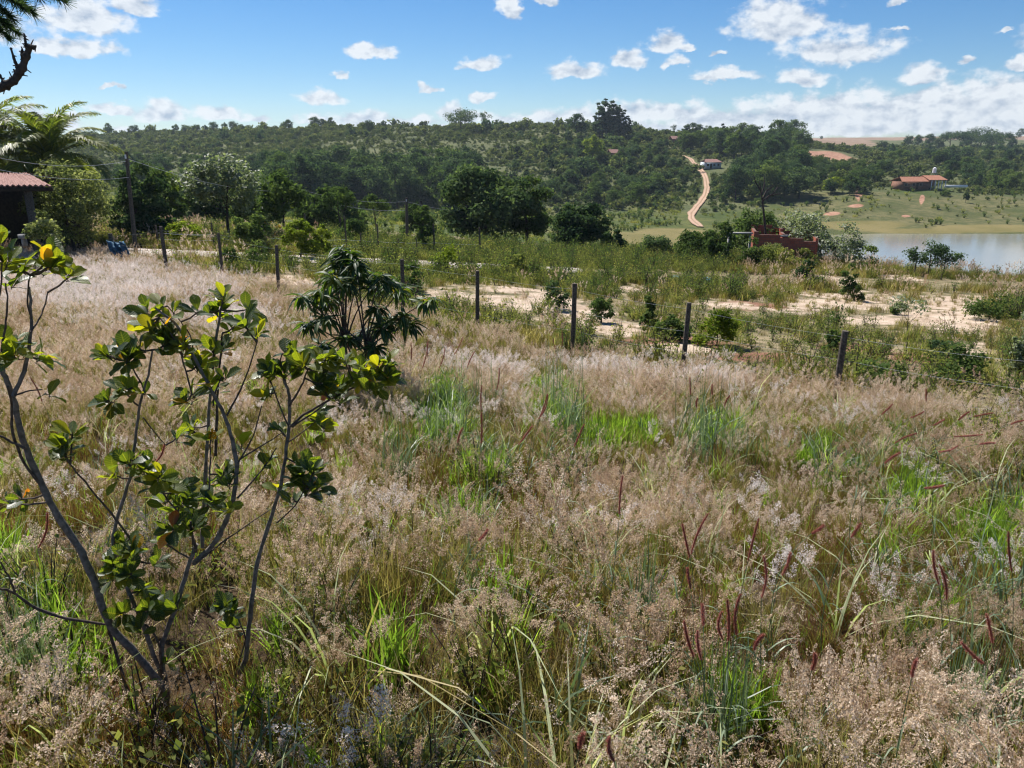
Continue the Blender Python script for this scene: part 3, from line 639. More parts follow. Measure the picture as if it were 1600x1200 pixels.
for u,h in [(1241,6),(1524,16),(1562,17),(1576,18),(1590,17),(1604,18)]:
    ys = 1300; t = (u-800)/F/.957; FR.append((u, 0, None)); fo = far_tree('umbrella' if u>1530 else 'oak','tree_dark', onground(t*ys,ys), h, {1241:'tiny lone tree on the ploughed field skyline',1524:'small round tree standing alone between two plateau tree rows'}.get(u,'flat topped tree on the skyline at the far right'), group='far plateau trees', wide=1.2); FR[-1] = (u, 0, fo)
order_labels(FR[2:], 'flat topped tree on the skyline at the far right edge, {}', 1)
far_tree('shrub','tree_dark', hit(1508,318), 4.5, 'dark bush alone on the grassy bank above the lake', 'shrub', 'bushes on the lake bank', wide=.7)
far_tree('dense','tree_bright', hit(1300,302), 7, 'round pale green tree at the edge of the wood by the bank', group='trees on the far hillside', wide=1.3)
far_tree('shrub','tree_mid', hit(1476,306), 3.5, 'green bush on the bank right below the farmhouse', 'shrub', 'bushes on the lake bank')

def build_scrub():
    pr = []
    for s in range(5):
        rg = np.random.default_rng(100+s); g = G(); crown_geo(g, rg, .75, 1., .0, 9, 170, .26, 0, 1., 'dome'); pr.append(proto(g, [M['scrub']]))
    for s in range(2):
        rg = np.random.default_rng(120+s); g = G(); crown_geo(g, rg, .75, 1.1, .0, 9, 190, .25, 0, 1., 'dome'); pr.append(proto(g, [M['tree_dark']]))
    n = 190000; t = rng.uniform(-.86,.86,n); Y = np.sqrt(rng.uniform(236**2, 760**2, n)); X = t*Y
    dens = fbm(X/30, Y/30, 41, 4); right = (t > .33)
    far = np.clip((Y-240)/300,0,1)
    thick = blob(X, Y, [(965,280,130,48),(1140,300,70,26),(905,235,70,16),(560,300,200,30)])
    keep = rng.uniform(0,1,n) < np.maximum(np.clip((dens-.33)*3.2,.30,1)*np.where(t>-.1, 1.0, .85), thick*.9)
    keep &= ~((right)&(Y<312)&(rng.uniform(0,1,n)>.025)); keep &= ~((t>.2)&(t<.36)&(Y<300)&(rng.uniform(0,1,n)>.35))
    fld = blob(X,Y,FIELD)+blob(X,Y,REDH)+blob(X,Y,MUD)+blob(X,Y,MEADOW)*.7; keep &= fld < .35
    keep &= road_clear(X, Y, 2.4); z = ground(X, Y); keep &= z > EYE-23
    for a,b,c in KEEP: keep &= (X-a)**2+(Y-b)**2 > (c*.8)**2
    X, Y, z, thick = X[keep], Y[keep], z[keep], thick[keep]; k = len(X)
    s = rng.lognormal(-.14,.55,k)*np.clip(Y/420,.75,1.3)*(1+.9*thick*rng.uniform(0,1,k)); idx = np.where(rng.uniform(0,1,k)<.05+.12*(dens[keep]>.58)+.35*thick, rng.integers(5,7,k), rng.integers(0,5,k))
    scatter('hillside_scrub', pr, np.c_[X,Y,z-.1], np.c_[np.zeros((k,2)), rng.uniform(0,6.3,k)], s, idx, 'low grey green scrub covering the far hillsides', 'scrub')
build_scrub()

# ------------------------------------------------------------------ buildings
M['tile'] = simple('clay_tiles', (.24,.10,.065), (.40,.19,.12), 3, .85)
M['tile_old'] = simple('old_clay_tiles', (.17,.085,.07), (.36,.21,.18), 5, .85)
M['plaster'] = simple('white_plaster', (.42,.46,.50), (.55,.58,.60), 2, .9)
M['brownwall'] = simple('brown_wall', (.16,.08,.055), (.24,.13,.09), 3, .9)
M['dark'] = simple('dark_wood', (.02,.016,.013), (.05,.04,.03), 8, .8)
M['grey'] = simple('grey_concrete', (.22,.21,.20), (.36,.34,.32), 4, .9)
M['white'] = simple('white_paint', (.7,.7,.7), (.82,.82,.82), 4, .6)
M['steel'] = simple('galvanised_steel', (.3,.32,.34), (.45,.47,.5), 10, .45, .5)
def tiled_roof(g, x0, x1, y0, y1, z0, z1, pitchw=.25, thick=.12, hip=0.):
    """corrugated slope from the eave (y0,z0) up to the ridge (y1,z1)"""
    n = max(int((x1-x0)/pitchw*4), 8); xs = np.linspace(x0,x1,n); wv = .035*np.cos(xs/pitchw*2*pi)
    rows = 9; V = []
    for k in range(rows):
        s = k/(rows-1); sh = hip*s; xx = xs*(1-0)+0; xx = (x0+sh)+(xs-x0)*((x1-sh)-(x0+sh))/(x1-x0)
        V.append(np.c_[xx, np.full(n,y0+(y1-y0)*s), z0+(z1-z0)*s+wv+.02*((k%2)==0)])
    V = np.array(V); i = np.arange(rows-1)[:,None]*n; j = np.arange(n-1)[None]
    up = np.stack([i+j,i+j+1,i+n+j+1,i+n+j],-1).reshape(-1,4); g.add(V.reshape(-1,3), up)
    V2 = V.copy(); V2[...,2] -= thick; g.add(V2.reshape(-1,3), up[:,::-1])
    g.quads(np.stack([V2[0,:-1],V2[0,1:],V[0,1:],V[0,:-1]],1))
    for c in (0,-1): g.quads(np.stack([V2[:-1,c],V2[1:,c],V[1:,c],V[:-1,c]],1))
def window(root, x, y, z, w, h, rz=0, glass='dark', frame='grey'):
    g = G(); g.box((x,y-.02,z),(w,.06,h)); f = g.build('window', M[frame], root)
    g = G(); g.box((x,y-.06,z),(w*.82,.03,h*.84)); g.build('pane', M[glass], f)
def farmhouse():
    p = HOUSES['farm']; r = empty('farmhouse', p, .12); tag(r, 'long farmhouse with orange tiled roof above the lake bank','house'); W = px2m(70,p[1])
    g = G(); g.box((-W*.17,0,1.2),(W*.62,7,3.2)); g.build('wall', M['brownwall'], r)
    g = G(); tiled_roof(g,-W*.51,W*.2,-4.4,0,2.9,4.6,.5,.2,1.6); tiled_roof(g,-W*.51,W*.2,4.4,0,2.9,4.6,.5,.2,1.6); g.build('roof', M['tile'], r)
    g = G(); tiled_roof(g,W*.1,W*.52,-4.8,.5,3.5,5.1,.5,.2,.3); tiled_roof(g,W*.1,W*.52,5,.5,3.5,5.1,.5,.2,.3); g.build('veranda_roof', M['tile'], r)
    g = G(); g.box((W*.33,3,1.4),(W*.3,3,3.4)); g.build('veranda_wall', M['brownwall'], r)
    for k in range(5):
        g = G(); g.box((W*(.17+.08*k),-4.4,1.6),(.25,.25,3.8)); g.build('post', M['white'], r)
    for x in (-W*.38,-W*.2,-W*.04): window(r, x, -3.55, 1.7, 1.3, 1.1)
    g = G(); g.box((-W*.12,-3.53,1.2),(1.,.08,2.3)); g.build('door', M['dark'], r)
    g = G(); g.box((W*.85,0,.9),(W*.5,.25,1.0)); tag(g.build('garden_wall', M['white'], None, loc=tuple(p)), 'low white garden wall right of the farmhouse','wall')
    q = onground(p[0]+W*.53, p[1]+7); r2 = empty('water_tank_tower', q); tag(r2, 'white water tank on a thin tower behind the farmhouse','water tower')
    g = G()
    for sx in (-.9,.9):
        for sy in (-.9,.9): g.tube([(sx,sy,0),(sx*.8,sy*.8,6.2)], .1, 5)
    g.build('tower_legs', M['steel'], r2); g = G(); g.tube([(0,0,6.2),(0,0,8.0)], [.75,.7], 14); g.tube([(0,0,8.0),(0,0,8.35)], [.7,.2], 14); g.build('tank', M['white'], r2, True)
farmhouse()
def white_house():
    p = HOUSES['white']; W = px2m(27,p[1]); r = empty('white_house', p, .1); tag(r,'small white house with low tiled roof beside the dirt road','house')
    g = G(); g.box((0,0,1.3),(W*.95,6,3.0)); g.build('wall', M['plaster'], r)
    g = G(); tiled_roof(g,-W*.52,W*.52,-3.5,0,2.8,4.2,.5,.15,1.6); tiled_roof(g,-W*.52,W*.52,3.5,0,2.8,4.2,.5,.15,1.6); g.build('roof', M['tile_old'], r)
    for x in (-W*.28,W*.08,W*.32): window(r,x,-3.05,1.6,1.1,1.0)
    g = G(); g.box((-W*.1,-3.04,1.1),(.9,.08,2.2)); g.build('door', M['dark'], r)
white_house()
def small_roofs():
    for key, w, lab in (('roofa',7,'small pinkish roofed hut among the trees below the eucalyptus grove'),('roofb',12,'red roofed shed at the top of the dirt road')):
        p = HOUSES[key]; r = empty('hut', p, .2); tag(r, lab, 'hut')
        g = G(); g.box((0,0,1.1),(w*.85,4.5,2.6)); g.build('wall', M['brownwall'], r)
        g = G(); tiled_roof(g,-w/2,w/2,-3,0,2.3,4.0,.5,.15); tiled_roof(g,-w/2,w/2,3,0,2.3,4.0,.5,.15); g.build('roof', M['tile_old'], r)
        g = G(); g.box((0,-2.27,1.0),(1.,.08,2.)); g.build('door', M['dark'], r)
    p = HOUSES['dome']; g = G(); th = np.linspace(0,pi/2,7); 
    g.tube([(0,0,2.2*sin(a)) for a in th], [5.2*cos(a)+.02 for a in th], 20); r = empty('greenhouse', p); tag(r,'white domed greenhouse between the trees behind the farmhouse','greenhouse')
    g.build('dome', M['white'], r, True); g = G(); g.box((0,-5.0,.5),(1.4,.5,1.9)); g.build('door', M['grey'], r)
small_roofs()

def left_house():
    r = empty('veranda_house', onground(-24.0,34.0)); tag(r,'tiled veranda roof of the house at the left edge','house'); base = r.location.z
    e = at(40,290,31)[2]-base; rd = at(40,275,35)[2]-base; x1 = at(80,290,31)[0]+24.0
    g = G(); tiled_roof(g,-12,x1,-3.,1.,e,rd+.1,.22,.05,3.2); tiled_roof(g,-12,x1-3.,3.4,1.,e+.1,rd+.1,.22,.05,.2); g.build('roof', M['tile_old'], r)
    g = G(); g.box(((-9+x1)/2,-2.95,e-.14),(x1+9,.08,.16)); 
    for k in range(10): g.box((-8.6+k*1.35,-1,(e+rd)/2-.17),(.07,4,.1), tilt=math.atan((rd-e)/4))
    g.build('rafters', M['dark'], r)
    for x in (-8,-3.4,x1-1.2):
        g = G(); g.box((x,-2.6,(e-.2)/2),(.22,.22,e-.1)); g.build('post', M['wood'], r)
    g = G(); g.box((-3,4,e/2),(13,.2,e+.1)); g.build('wall', M['dark'], r)
    g = G(); g.box((-2.2,-3.6,.45),(9.5,.18,1.0)); w = g.build('low_wall', M['grey'], None, loc=tuple(r.location)); tag(w,'low grey garden wall in front of the veranda','wall')
    pl = at(57,369,30); g = G(); g.box((0,0,0),(1.25,.3,.16)); g.box((-.5,0,-.2),(.08,.25,.35)); g.box((.5,0,-.2),(.08,.25,.35)); tag(g.build('bench', M['grey'], None, loc=tuple(pl)),'pale low bench board before the garden wall','bench')
left_house()

def brick_ruin():
    """unfinished hollow brick walls overgrown by weeds"""
    m = MT('red_bricks'); b = m.N.new('ShaderNodeTexBrick'); tc = m.N.new('ShaderNodeTexCoord'); mp = m.N.new('ShaderNodeVectorMath'); 
    sx = m.N.new('ShaderNodeSeparateXYZ'); m.L.new(tc.outputs['Object'], sx.inputs[0]); cx = m.N.new('ShaderNodeCombineXYZ'); m.L.new(m.math('ADD', sx.outputs[0], sx.outputs[1]), cx.inputs[0]); m.L.new(sx.outputs[2], cx.inputs[1])
    m.L.new(cx.outputs[0], b.inputs['Vector']); b.inputs['Scale'].default_value = 1; b.inputs['Brick Width'].default_value = .3; b.inputs['Row Height'].default_value = .2; b.inputs['Mortar Size'].default_value = .014
    b.inputs['Color1'].default_value = (.50,.15,.085,1); b.inputs['Color2'].default_value = (.38,.10,.06,1); b.inputs['Mortar'].default_value = (.16,.11,.09,1)
    n = m.noise(4,4); c = m.mix(m.math('MULTIPLY', n, .5), b.outputs[0], (.18,.06,.045)); M['brick'] = m.fin(m.pbsdf(c,.9,.15,b.outputs[1],.01,-.6))
    p = hit(1222,412); Y = p[1]; r = empty('brick_ruin', p, -.22); tag(r,'roofless unfinished red brick walls half buried in weeds by the lake','ruin')
    W = px2m(92,Y); H = px2m(47,Y)
    def wall(name, x0,y0,x1,y1, hs):
        d = vec(x1-x0,y1-y0); L_ = np.linalg.norm(d); n_ = int(L_/.3)+1; g = G(); d = d/L_; nv = vec(-d[1],d[0])*.09; xs = np.linspace(0,L_,n_+1)
        hh = np.round(np.interp((xs[:-1]+xs[1:])/2/L_, np.linspace(0,1,len(hs)), hs)/.2)*.2
        Q = lambda s_, z_, sg: np.array([x0+d[0]*s_+nv[0]*sg, y0+d[1]*s_+nv[1]*sg, z_])
        for k in range(n_):
            a_, b_, z_ = xs[k], xs[k+1], hh[k]
            F_ = [[Q(a_,-.4,-1),Q(b_,-.4,-1),Q(b_,z_,-1),Q(a_,z_,-1)],[Q(b_,-.4,1),Q(a_,-.4,1),Q(a_,z_,1),Q(b_,z_,1)],[Q(a_,z_,-1),Q(b_,z_,-1),Q(b_,z_,1),Q(a_,z_,1)]]
            zl = hh[k-1] if k else -.4; zr = hh[k+1] if k < n_-1 else -.4
            if zl < z_: F_.append([Q(a_,zl,1),Q(a_,zl,-1),Q(a_,z_,-1),Q(a_,z_,1)])
            if zr < z_: F_.append([Q(b_,zr,-1),Q(b_,zr,1),Q(b_,z_,1),Q(b_,z_,-1)])
            g.quads(np.array(F_))
        g.build(name, M['brick'], r)
    h = H; wall('front_wall',-W*.5,0,W*.5,0,[h*1.0,h*.95,h*.85,h*.8,h*.78]); wall('side_wall',W*.5+.1,.2,W*.5+.1,2.9,[h*.8,h*.86,h*.88]); wall('side_wall',-W*.5+.1,.3,-W*.5+.1,2.9,[h,h*1.05]); wall('back_wall',-W*.5,3.1,W*.5,3.1,[h*1.1,h*1.15,h*1.0,h*.9,h*.9]); wall('inner_wall',0,.2,0,2.9,[h*.9,h])
    g = G()
    for k in range(7): g.box((-W*.12+rng.uniform(0,.9),.02,h*.85+.12+.0*k),(.2,.2,.14),rng.uniform(0,.3)); 
    g.build('loose_bricks', M['grey'], r)
    q = hit(1136,408); r2 = empty('concrete_frame', q); tag(r2,'pale concrete post and beam left of the brick ruin','frame'); g = G(); Hh = px2m(42,q[1])
    g.box((0,0,Hh/2-.2),(.16,.16,Hh+.4)); g.build('post', M['grey'], r2); g = G(); g.box((.75,0,Hh+.05),(1.7,.5,.08)); g.build('slab', M['grey'], r2); g = G(); g.box((1.5,0,Hh/2-.2),(.14,.14,Hh+.3)); g.build('post', M['grey'], r2)
brick_ruin()

# ------------------------------------------------------------------ middle distance: trees with their own shapes
def own_tree(name, u, vb, wpx, hpx, Y, seed, leaf, label, cat='tree', base=.15, shape='round', nb=30, nl=5000, ls=.22, tr=.09, nlimb=12, bark='bark_dark', group=None, stems=1, core=.25, flat=1.):
    """crown wpx wide and hpx tall as seen, standing on the ground at distance Y"""
    small = Y < 45 and Y not in (35, 36, 29.5); p = hit(u, vb) if small else onground((u-800)/F*Y/.99, Y); Y = p[1]; top = at(u, vb-hpx, Y)[2]; h = px2m(hpx,Y) if small else max(top-p[2], px2m(hpx,Y)); cr = px2m(wpx,Y)/2; nb = int(nb*1.5)
    if shape == 'dome' and base < .1: shape = 'bush'
    if cat in ('bush','shrub','hedge') and shape == 'round' and base < .1: shape = 'bush'
    gc, gt = tree_geo(seed, h, cr, h*base, nb, nl, ls, tr, shape, flat, 0, nlimb, core)
    rg = np.random.default_rng(seed+1)
    for k in range(stems-1):
        a = rg.uniform(0,6.28); t = vec(cos(a)*cr*.5, sin(a)*cr*.5, h*.6); s = np.linspace(0,1,5)[:,None]; gt.tube(s*t+np.c_[.15*np.sin(s*3),.1*np.sin(s*4),0*s]*cr*.3, np.linspace(tr*.6,tr*.15,5), 5)
    r = empty(name, p); tag(r, label, cat, group); gt.build('trunk', M[bark], r, True); gc.build('crown', M[leaf], r); return r
own_tree('broadleaf_tree',758,388,172,122,72,201,'tree_dark','big dark spreading tree in the middle of the view','tree',.02,'round',46,15000,.34,.22,16)
own_tree('broadleaf_tree',822,392,86,118,74,202,'tree_mid','dark tree leaning against the big one on its right','tree',.06,'round',24,6000,.32,.16,12)
own_tree('round_bush',908,390,112,80,64,203,'tree_dark','round dark glossy bush right of the big dark tree','bush',.02,'dome',40,9000,.26,.12,12)
own_tree('bush',955,388,44,36,62,204,'tree_dark','lower dark bush joined to the round bush on its right side','bush',.02,'dome',16,2400,.24,.07,8)
own_tree('grey_leaved_tree',368,392,136,138,50,205,'tree_grey','silvery leaved tree on a thin trunk left of centre','tree',.33,'round',40,5200,.24,.10,14,core=.1)
own_tree('broadleaf_tree',452,388,96,108,56,206,'tree_mid','green airy tree between the silvery tree and the yellow green bush','tree',.2,'round',26,3600,.28,.09,12)
own_tree('yellow_green_bush',470,404,66,66,41,207,'tree_bright','yellow green bush beside the middle of the road','bush',.02,'dome',22,3400,.17,.05,10)
own_tree('yellow_green_bush',505,402,38,56,41,208,'tree_bright','upright yellow green bush right of the wider one','bush',.05,'round',14,1700,.16,.04,8)
own_tree('speckled_tree',128,392,150,152,36,209,'speck','loose speckled tree in front of the palm','tree',.03,'round',60,8500,.14,.08,20,core=.05)
own_tree('speckled_tree',88,388,66,80,29.5,210,'speck','low speckled shrub by the veranda corner','shrub',.03,'dome',20,1800,.13,.04,10)
own_tree('broadleaf_tree',238,382,112,128,47,211,'tree_dark','dark glossy tree behind the leaning utility pole','tree',.05,'dome',38,8000,.24,.14,12)
own_tree('shrub',398,395,60,66,44,212,'tree_mid','small soft green tree under the silvery tree','shrub',.15,'round',18,1800,.18,.04,10)
own_tree('shrub',262,385,34,42,46,213,'tree_bright','yellowish bush behind the fence at the left','bush',.05,'dome',12,1100,.16,.03,8)
own_tree('slender_tree',592,380,50,62,78,214,'tree_mid','slim light green tree in the valley meadow','tree',.35,'umbrella',14,1300,.28,.06,9)
own_tree('slender_tree',538,385,58,78,62,215,'tree_mid','thin spreading tree left of the utility pole','tree',.4,'umbrella',14,1300,.25,.06,9)
own_tree('slender_tree',664,398,36,80,50,216,'tree_mid','slender young tree right of the utility pole','tree',.15,'round',16,1300,.2,.04,9,core=.1)
own_tree('shrub',560,372,70,34,90,217,'tree_mid','low green shrub in the valley left of the slim tree','shrub',.02,'dome',14,1600,.32,.06,8)
own_tree('shrub',1022,398,62,48,58,218,'tree_dark','dark low shrub with a reddish top left of the road foot','shrub',.03,'dome',18,2600,.2,.05,9)
own_tree('shrub',1080,404,70,52,55,219,'tree_mid','dense green shrub in the hedge below the dirt road','shrub',.02,'dome',22,3400,.2,.06,9)
own_tree('shrub',1118,404,62,66,53,220,'tree_mid','taller green shrub left of the concrete post','shrub',.02,'dome',22,3200,.19,.06,9)
own_tree('shrub',1170,396,110,74,60,221,'tree_mid','wide bush rising behind the brick ruin','bush',.03,'dome',34,5200,.22,.08,10)
own_tree('shrub',1238,398,110,78,58,222,'tree_grey','greyish bush with spreading twigs behind the ruin','bush',.05,'round',34,4600,.2,.08,14,core=.1)
own_tree('shrub',1298,402,92,64,56,223,'tree_grey','loose drooping bush right of the brick ruin against the lake','bush',.05,'round',24,2800,.18,.06,14,core=.1)
own_tree('shrub',1352,402,34,32,52,224,'tree_mid','small twiggy sapling standing before the water','sapling',.1,'round',7,420,.16,.03,7)
own_tree('lakeside_tree',1424,414,42,32,52,225,'tree_dark','small flat topped dark tree at the water edge, left of three','tree',.35,'round',9,800,.14,.05,7,group='small dark trees by the lake')
own_tree('lakeside_tree',1445,416,52,42,52,226,'tree_dark','tallest of three small dark trees at the water edge','tree',.3,'round',11,1100,.14,.045,7,group='small dark trees by the lake')
own_tree('lakeside_tree',1468,416,48,33,52,227,'tree_dark','small flat topped dark tree at the water edge, right of three','tree',.32,'round',10,900,.14,.045,7,group='small dark trees by the lake')
own_tree('shrub',1255,446,44,44,34,228,'tree_dark','dark leafy bush in front of the brick ruin on the sand','bush',.02,'dome',14,1400,.13,.03,8)
own_tree('shrub',1225,420,56,34,43,251,'herb','pale weedy bush in front of the middle of the brick wall','bush',.02,'dome',16,1900,.14,.03,8)
own_tree('shrub',1172,420,50,50,42,252,'tree_mid','green bush covering the left end of the brick wall','bush',.02,'dome',16,1900,.14,.03,8)
own_tree('shrub',300,392,70,46,45,253,'tree_bright','light green bush between pole and silvery tree','bush',.02,'dome',16,2200,.16,.03,8)
own_tree('shrub',425,386,60,60,48,254,'speck','pale airy bush right of the silvery tree','bush',.02,'round',16,1900,.16,.03,8)
own_tree('broadleaf_tree',410,372,90,80,75,255,'tree_mid','green tree further back, right of the silvery tree','tree',.05,'dome',26,4000,.3,.08,8)
own_tree('broadleaf_tree',300,372,80,90,80,256,'tree_bright','light green tree in the hollow between two dark trees','tree',.05,'dome',22,3000,.32,.08,8)
own_tree('shrub',560,390,60,44,58,257,'tree_mid','green shrub on the far roadside left of the utility pole','bush',.02,'dome',16,2000,.2,.03,8)
own_tree('shrub',1205,414,46,40,44,261,'speck','pale leafy weeds before the left half of the brick wall','bush',.02,'dome',16,1500,.12,.03,8)
own_tree('shrub',1252,416,44,30,44,262,'herb','yellowish weeds before the right end of the brick wall','bush',.02,'dome',16,1400,.12,.03,8)
own_tree('broadleaf_tree',275,372,76,104,60,263,'tree_mid','tall green tree right of the leaning pole, behind the yellowish bush','tree',.03,'dome',28,4200,.25,.08,8)
own_tree('broadleaf_tree',335,374,84,88,68,264,'tree_dark','dark tree behind the left side of the silvery tree','tree',.03,'dome',28,4200,.3,.08,8)
own_tree('broadleaf_tree',505,378,84,92,72,265,'tree_mid','green tree behind the upright yellow green bush','tree',.03,'dome',28,4200,.3,.08,8)
own_tree('broadleaf_tree',548,372,64,60,90,266,'tree_dark','dark low tree in the valley left of the utility pole','tree',.03,'dome',22,3000,.34,.08,8)
own_tree('broadleaf_tree',660,380,64,60,84,267,'tree_mid','green low tree between the utility pole and the big dark tree','tree',.03,'dome',22,3000,.32,.08,8)
own_tree('shrub',1190,420,60,40,40,229,'herb','tall yellowish weeds bush against the brick wall','bush',.02,'dome',16,1900,.14,.03,8)
own_tree('shrub',1325,440,34,36,36,230,'tree_mid','fresh green bush standing on the sand near the ruin','bush',.02,'dome',12,1100,.12,.03,8)
own_tree('shrub',1336,470,30,28,27,231,'tree_mid','low round green bush alone on the pale sand','bush',.02,'dome',10,800,.1,.02,8)
own_tree('shrub',1400,492,34,22,26,232,'tree_mid','flat green bush in the middle of the pale sand','bush',.02,'dome',9,600,.09,.02,8)
own_tree('shrub',1012,520,34,66,21.5,233,'tree_mid','upright leafy shrub left of the third fence post from right','bush',.02,'round',16,1500,.09,.02,10,core=.1)
own_tree('shrub',1050,532,60,52,20.5,234,'tree_mid','dark green leafy shrub beside the fence','bush',.02,'dome',18,1900,.09,.02,10)
own_tree('shrub',1120,540,76,62,19.5,235,'tree_bright','bright green leafy shrub right of a fence post','bush',.02,'dome',20,2300,.09,.02,10)
own_tree('shrub',940,505,54,50,23.5,236,'tree_mid','green shrub on the sand right of a fence post','bush',.02,'dome',16,1500,.09,.02,10)
own_tree('shrub',868,484,56,48,25,237,'tree_dark','dark leafy shrub on the sand between two fence posts','bush',.02,'dome',14,1100,.1,.02,10)
own_tree('shrub',1380,610,130,48,16.5,238,'tree_mid','broad low leafy bush right of the last fence post','bush',.02,'dome',26,3000,.08,.02,12)
own_tree('shrub',1300,560,36,66,19,239,'tree_mid','thin upright weed shrub behind the last fence post','bush',.05,'round',12,900,.08,.015,9,core=.05)
own_tree('shrub',1415,530,70,70,20,240,'tree_grey','thin pale sapling on the sand at the right','sapling',.35,'umbrella',10,420,.08,.015,9)
own_tree('shrub',1500,600,90,70,16,241,'tree_mid','loose green bush among weeds near the right edge','bush',.02,'round',18,1700,.08,.02,12,core=.05)
own_tree('shrub',1598,590,60,150,13.5,242,'tree_grey','tall straggly bush at the right edge','bush',.02,'round',34,4200,.07,.025,18,core=.05)
own_tree('shrub',1470,565,60,40,19,243,'tree_dark','dark weed clump on reddish soil at the right','bush',.02,'dome',12,900,.08,.02,8)
own_tree('shrub',1545,500,80,44,25,244,'tree_mid','green weeds bush at the far right of the sand','bush',.02,'dome',14,1300,.1,.02,8)
own_tree('shrub',640,455,50,50,30,245,'tree_mid','leafy bush behind the mango sapling','bush',.02,'dome',14,1300,.12,.02,8)
own_tree('shrub',700,425,60,44,36,246,'tree_bright','light green bush in the weeds below the big dark tree','bush',.02,'dome',14,1300,.13,.02,8)
own_tree('shrub',805,425,50,34,36,247,'herb','yellow green weed bush below the big dark tree','bush',.02,'dome',14,1300,.12,.02,8)
own_tree('shrub',362,420,40,34,33,248,'tree_mid','green weed bush behind the left fence','bush',.02,'dome',12,1000,.12,.02,8)
own_tree('shrub',405,418,54,38,34,249,'tree_mid','dark green weed bush left of a fence post','bush',.02,'dome',14,1200,.12,.02,8)

def dead_tree():
    p = onground(at(1199,380,57)[0], 57); r = empty('dead_tree', p); tag(r,'bare leafless tree standing behind the brick ruin','tree'); Y = p[1]
    def q(u,v): return at(u,v,Y)-p
    g = G(); g.tube([vec(0,0,-.3), q(1196,360), q(1193,330), q(1190,305), q(1187,285)], [.09,.08,.07,.055,.03], 6); g.build('trunk', M['bark_dark'], r, True)
    for b in ([(1191,312),(1199,298),(1212,290)],[(1191,315),(1203,306),(1222,303)],[(1189,298),(1182,285),(1180,274)],[(1190,305),(1196,288),(1197,276)],[(1203,306),(1212,300),(1218,292)]):
        g = G(); k = len(b); g.tube([q(*c)+vec(0,.2*i,0) for i,c in enumerate(b)], np.linspace(.07,.025,k), 5); g.build('branch', M['bark_dark'], r, True)
dead_tree()

def palm(u, v, Y, nf, L_, seed, label, name='coconut_palm'):
    rg = np.random.default_rng(seed); hub = at(u, v, Y); p = onground(hub[0]+.3, Y); r = empty(name, p); tag(r, label, 'palm')
    h = hub-p; g = G(); s = np.linspace(0,1,9)[:,None]; g.tube(s*h+np.c_[-.25*np.sin(s*3),0*s,0*s]-np.array([0,0,.2])*(1-s), np.linspace(.22,.13,9), 9); g.build('trunk', M['bark'], r, True)
    for k in range(nf):
        a = k*2.399+rg.uniform(-.25,.25); el = 1.5-1.8*(k/nf)+rg.uniform(-.1,.1); L = L_*rg.uniform(.85,1.1); g = G()
        d = vec(cos(a),sin(a),0); n = 22; P_ = [h.copy()]; an = el
        for i in range(n): an -= (.045+.06*i/n)*(1.1 if el<.6 else .9); P_.append(P_[-1]+(d*cos(an)+vec(0,0,sin(an)))*L/n)
        P_ = np.array(P_); g.tube(P_, np.linspace(.035,.006,n+1), 4, 1, .6)
        T = unit(np.gradient(P_,axis=0)); side = unit(np.cross(T, vec(0,0,1)+d*.001)); upv = np.cross(side,T); m = 84
        for sg in (-1,1):
            q = np.linspace(.1,.995,m); i = q*n; base = np.c_[[np.interp(i,np.arange(n+1),P_[:,c]) for c in range(3)]].T
            tt = T[i.astype(int)]; ss = side[i.astype(int)]*sg; uu = upv[i.astype(int)]
            ll = L*.22*np.sin(np.clip(q*1.05,0,1)*pi)**.55+.15; dr = unit(ss*.75+tt*.75+uu*.12+rg.normal(size=(m,3))*.07)
            mid = base+dr*(ll*.5)[:,None]; tip = base+dr*ll[:,None]-np.c_[0*ll,0*ll,ll*rg.uniform(.15,.5,m)]; w = np.cross(dr,uu)*.04
            rn = rg.uniform(0,1,m); g.quads(np.stack([base-w*.5,base+w*.5,mid+w,mid-w],1),0,rn); g.tris(np.stack([mid-w,mid+w,tip],1),0,rn)
        g.build('frond', [M['palm'],M['blade_blue']], r)
palm(76,250,44,34,4.3,5,'coconut palm with arching fronds behind the tiled roof')
palm(-22,238,44,20,4.4,9,'coconut palm cut by the left edge of the view')

# poles, wires, fences
def wire(g, a, b, sag=.3, r=.008, n=14):
    s = np.linspace(0,1,n)[:,None]; pts = a*(1-s)+b*s; pts[:,2] -= sag*4*(s[:,0]*(1-s[:,0])); g.tube(pts, r, 4, cap=False)
def pole(name, ub, vb, ut, vt, Y, rad, label, wires=()):
    t = at(ut,vt,Y); p = onground(at(ub,vb,Y)[0], Y); r = empty(name, p); tag(r, label, 'utility pole')
    g = G(); g.tube([vec(0,0,-.3), (t-p)*.5, t-p], [rad*1.2, rad, rad*.85], 8); g.build('pole', M['wood'], r, True); 
    g = G()
    for x in (0,): g.tube([(t-p)+vec(x,-.12,-.3),(t-p)+vec(x,-.12,-.12)], .04, 6)
    g.build('insulators', M['white'], r)
    for (u0,v0,Y0,dz,sag) in wires:
        g = G(); wire(g, (t-p)-vec(0,0,dz), at(u0,v0,Y0)-p, sag); g.build('wire', M['steel'], r)
    return r
pole('utility_pole',637,392,635,309,66,.13,'wooden utility pole in the meadow left of the big dark tree',[(470,296,62,.3,.4),(760,330,75,.3,.3),(530,320,64,1.0,.2)])
pole('utility_pole',212,396,197,237,36,.085,'leaning dark utility pole beside the speckled tree',[(-60,232,30,.4,.4),(-60,252,27,1.1,.3),(470,296,62,.3,.6)])
def fence_post(g, p, top, w):
    ax = unit(top-p); g.tube([p-ax*.3, p+(top-p)*.5+vec(rng.normal()*.008,0,0), top], [w*1.05,w,w*.95], 7, 0, .5)
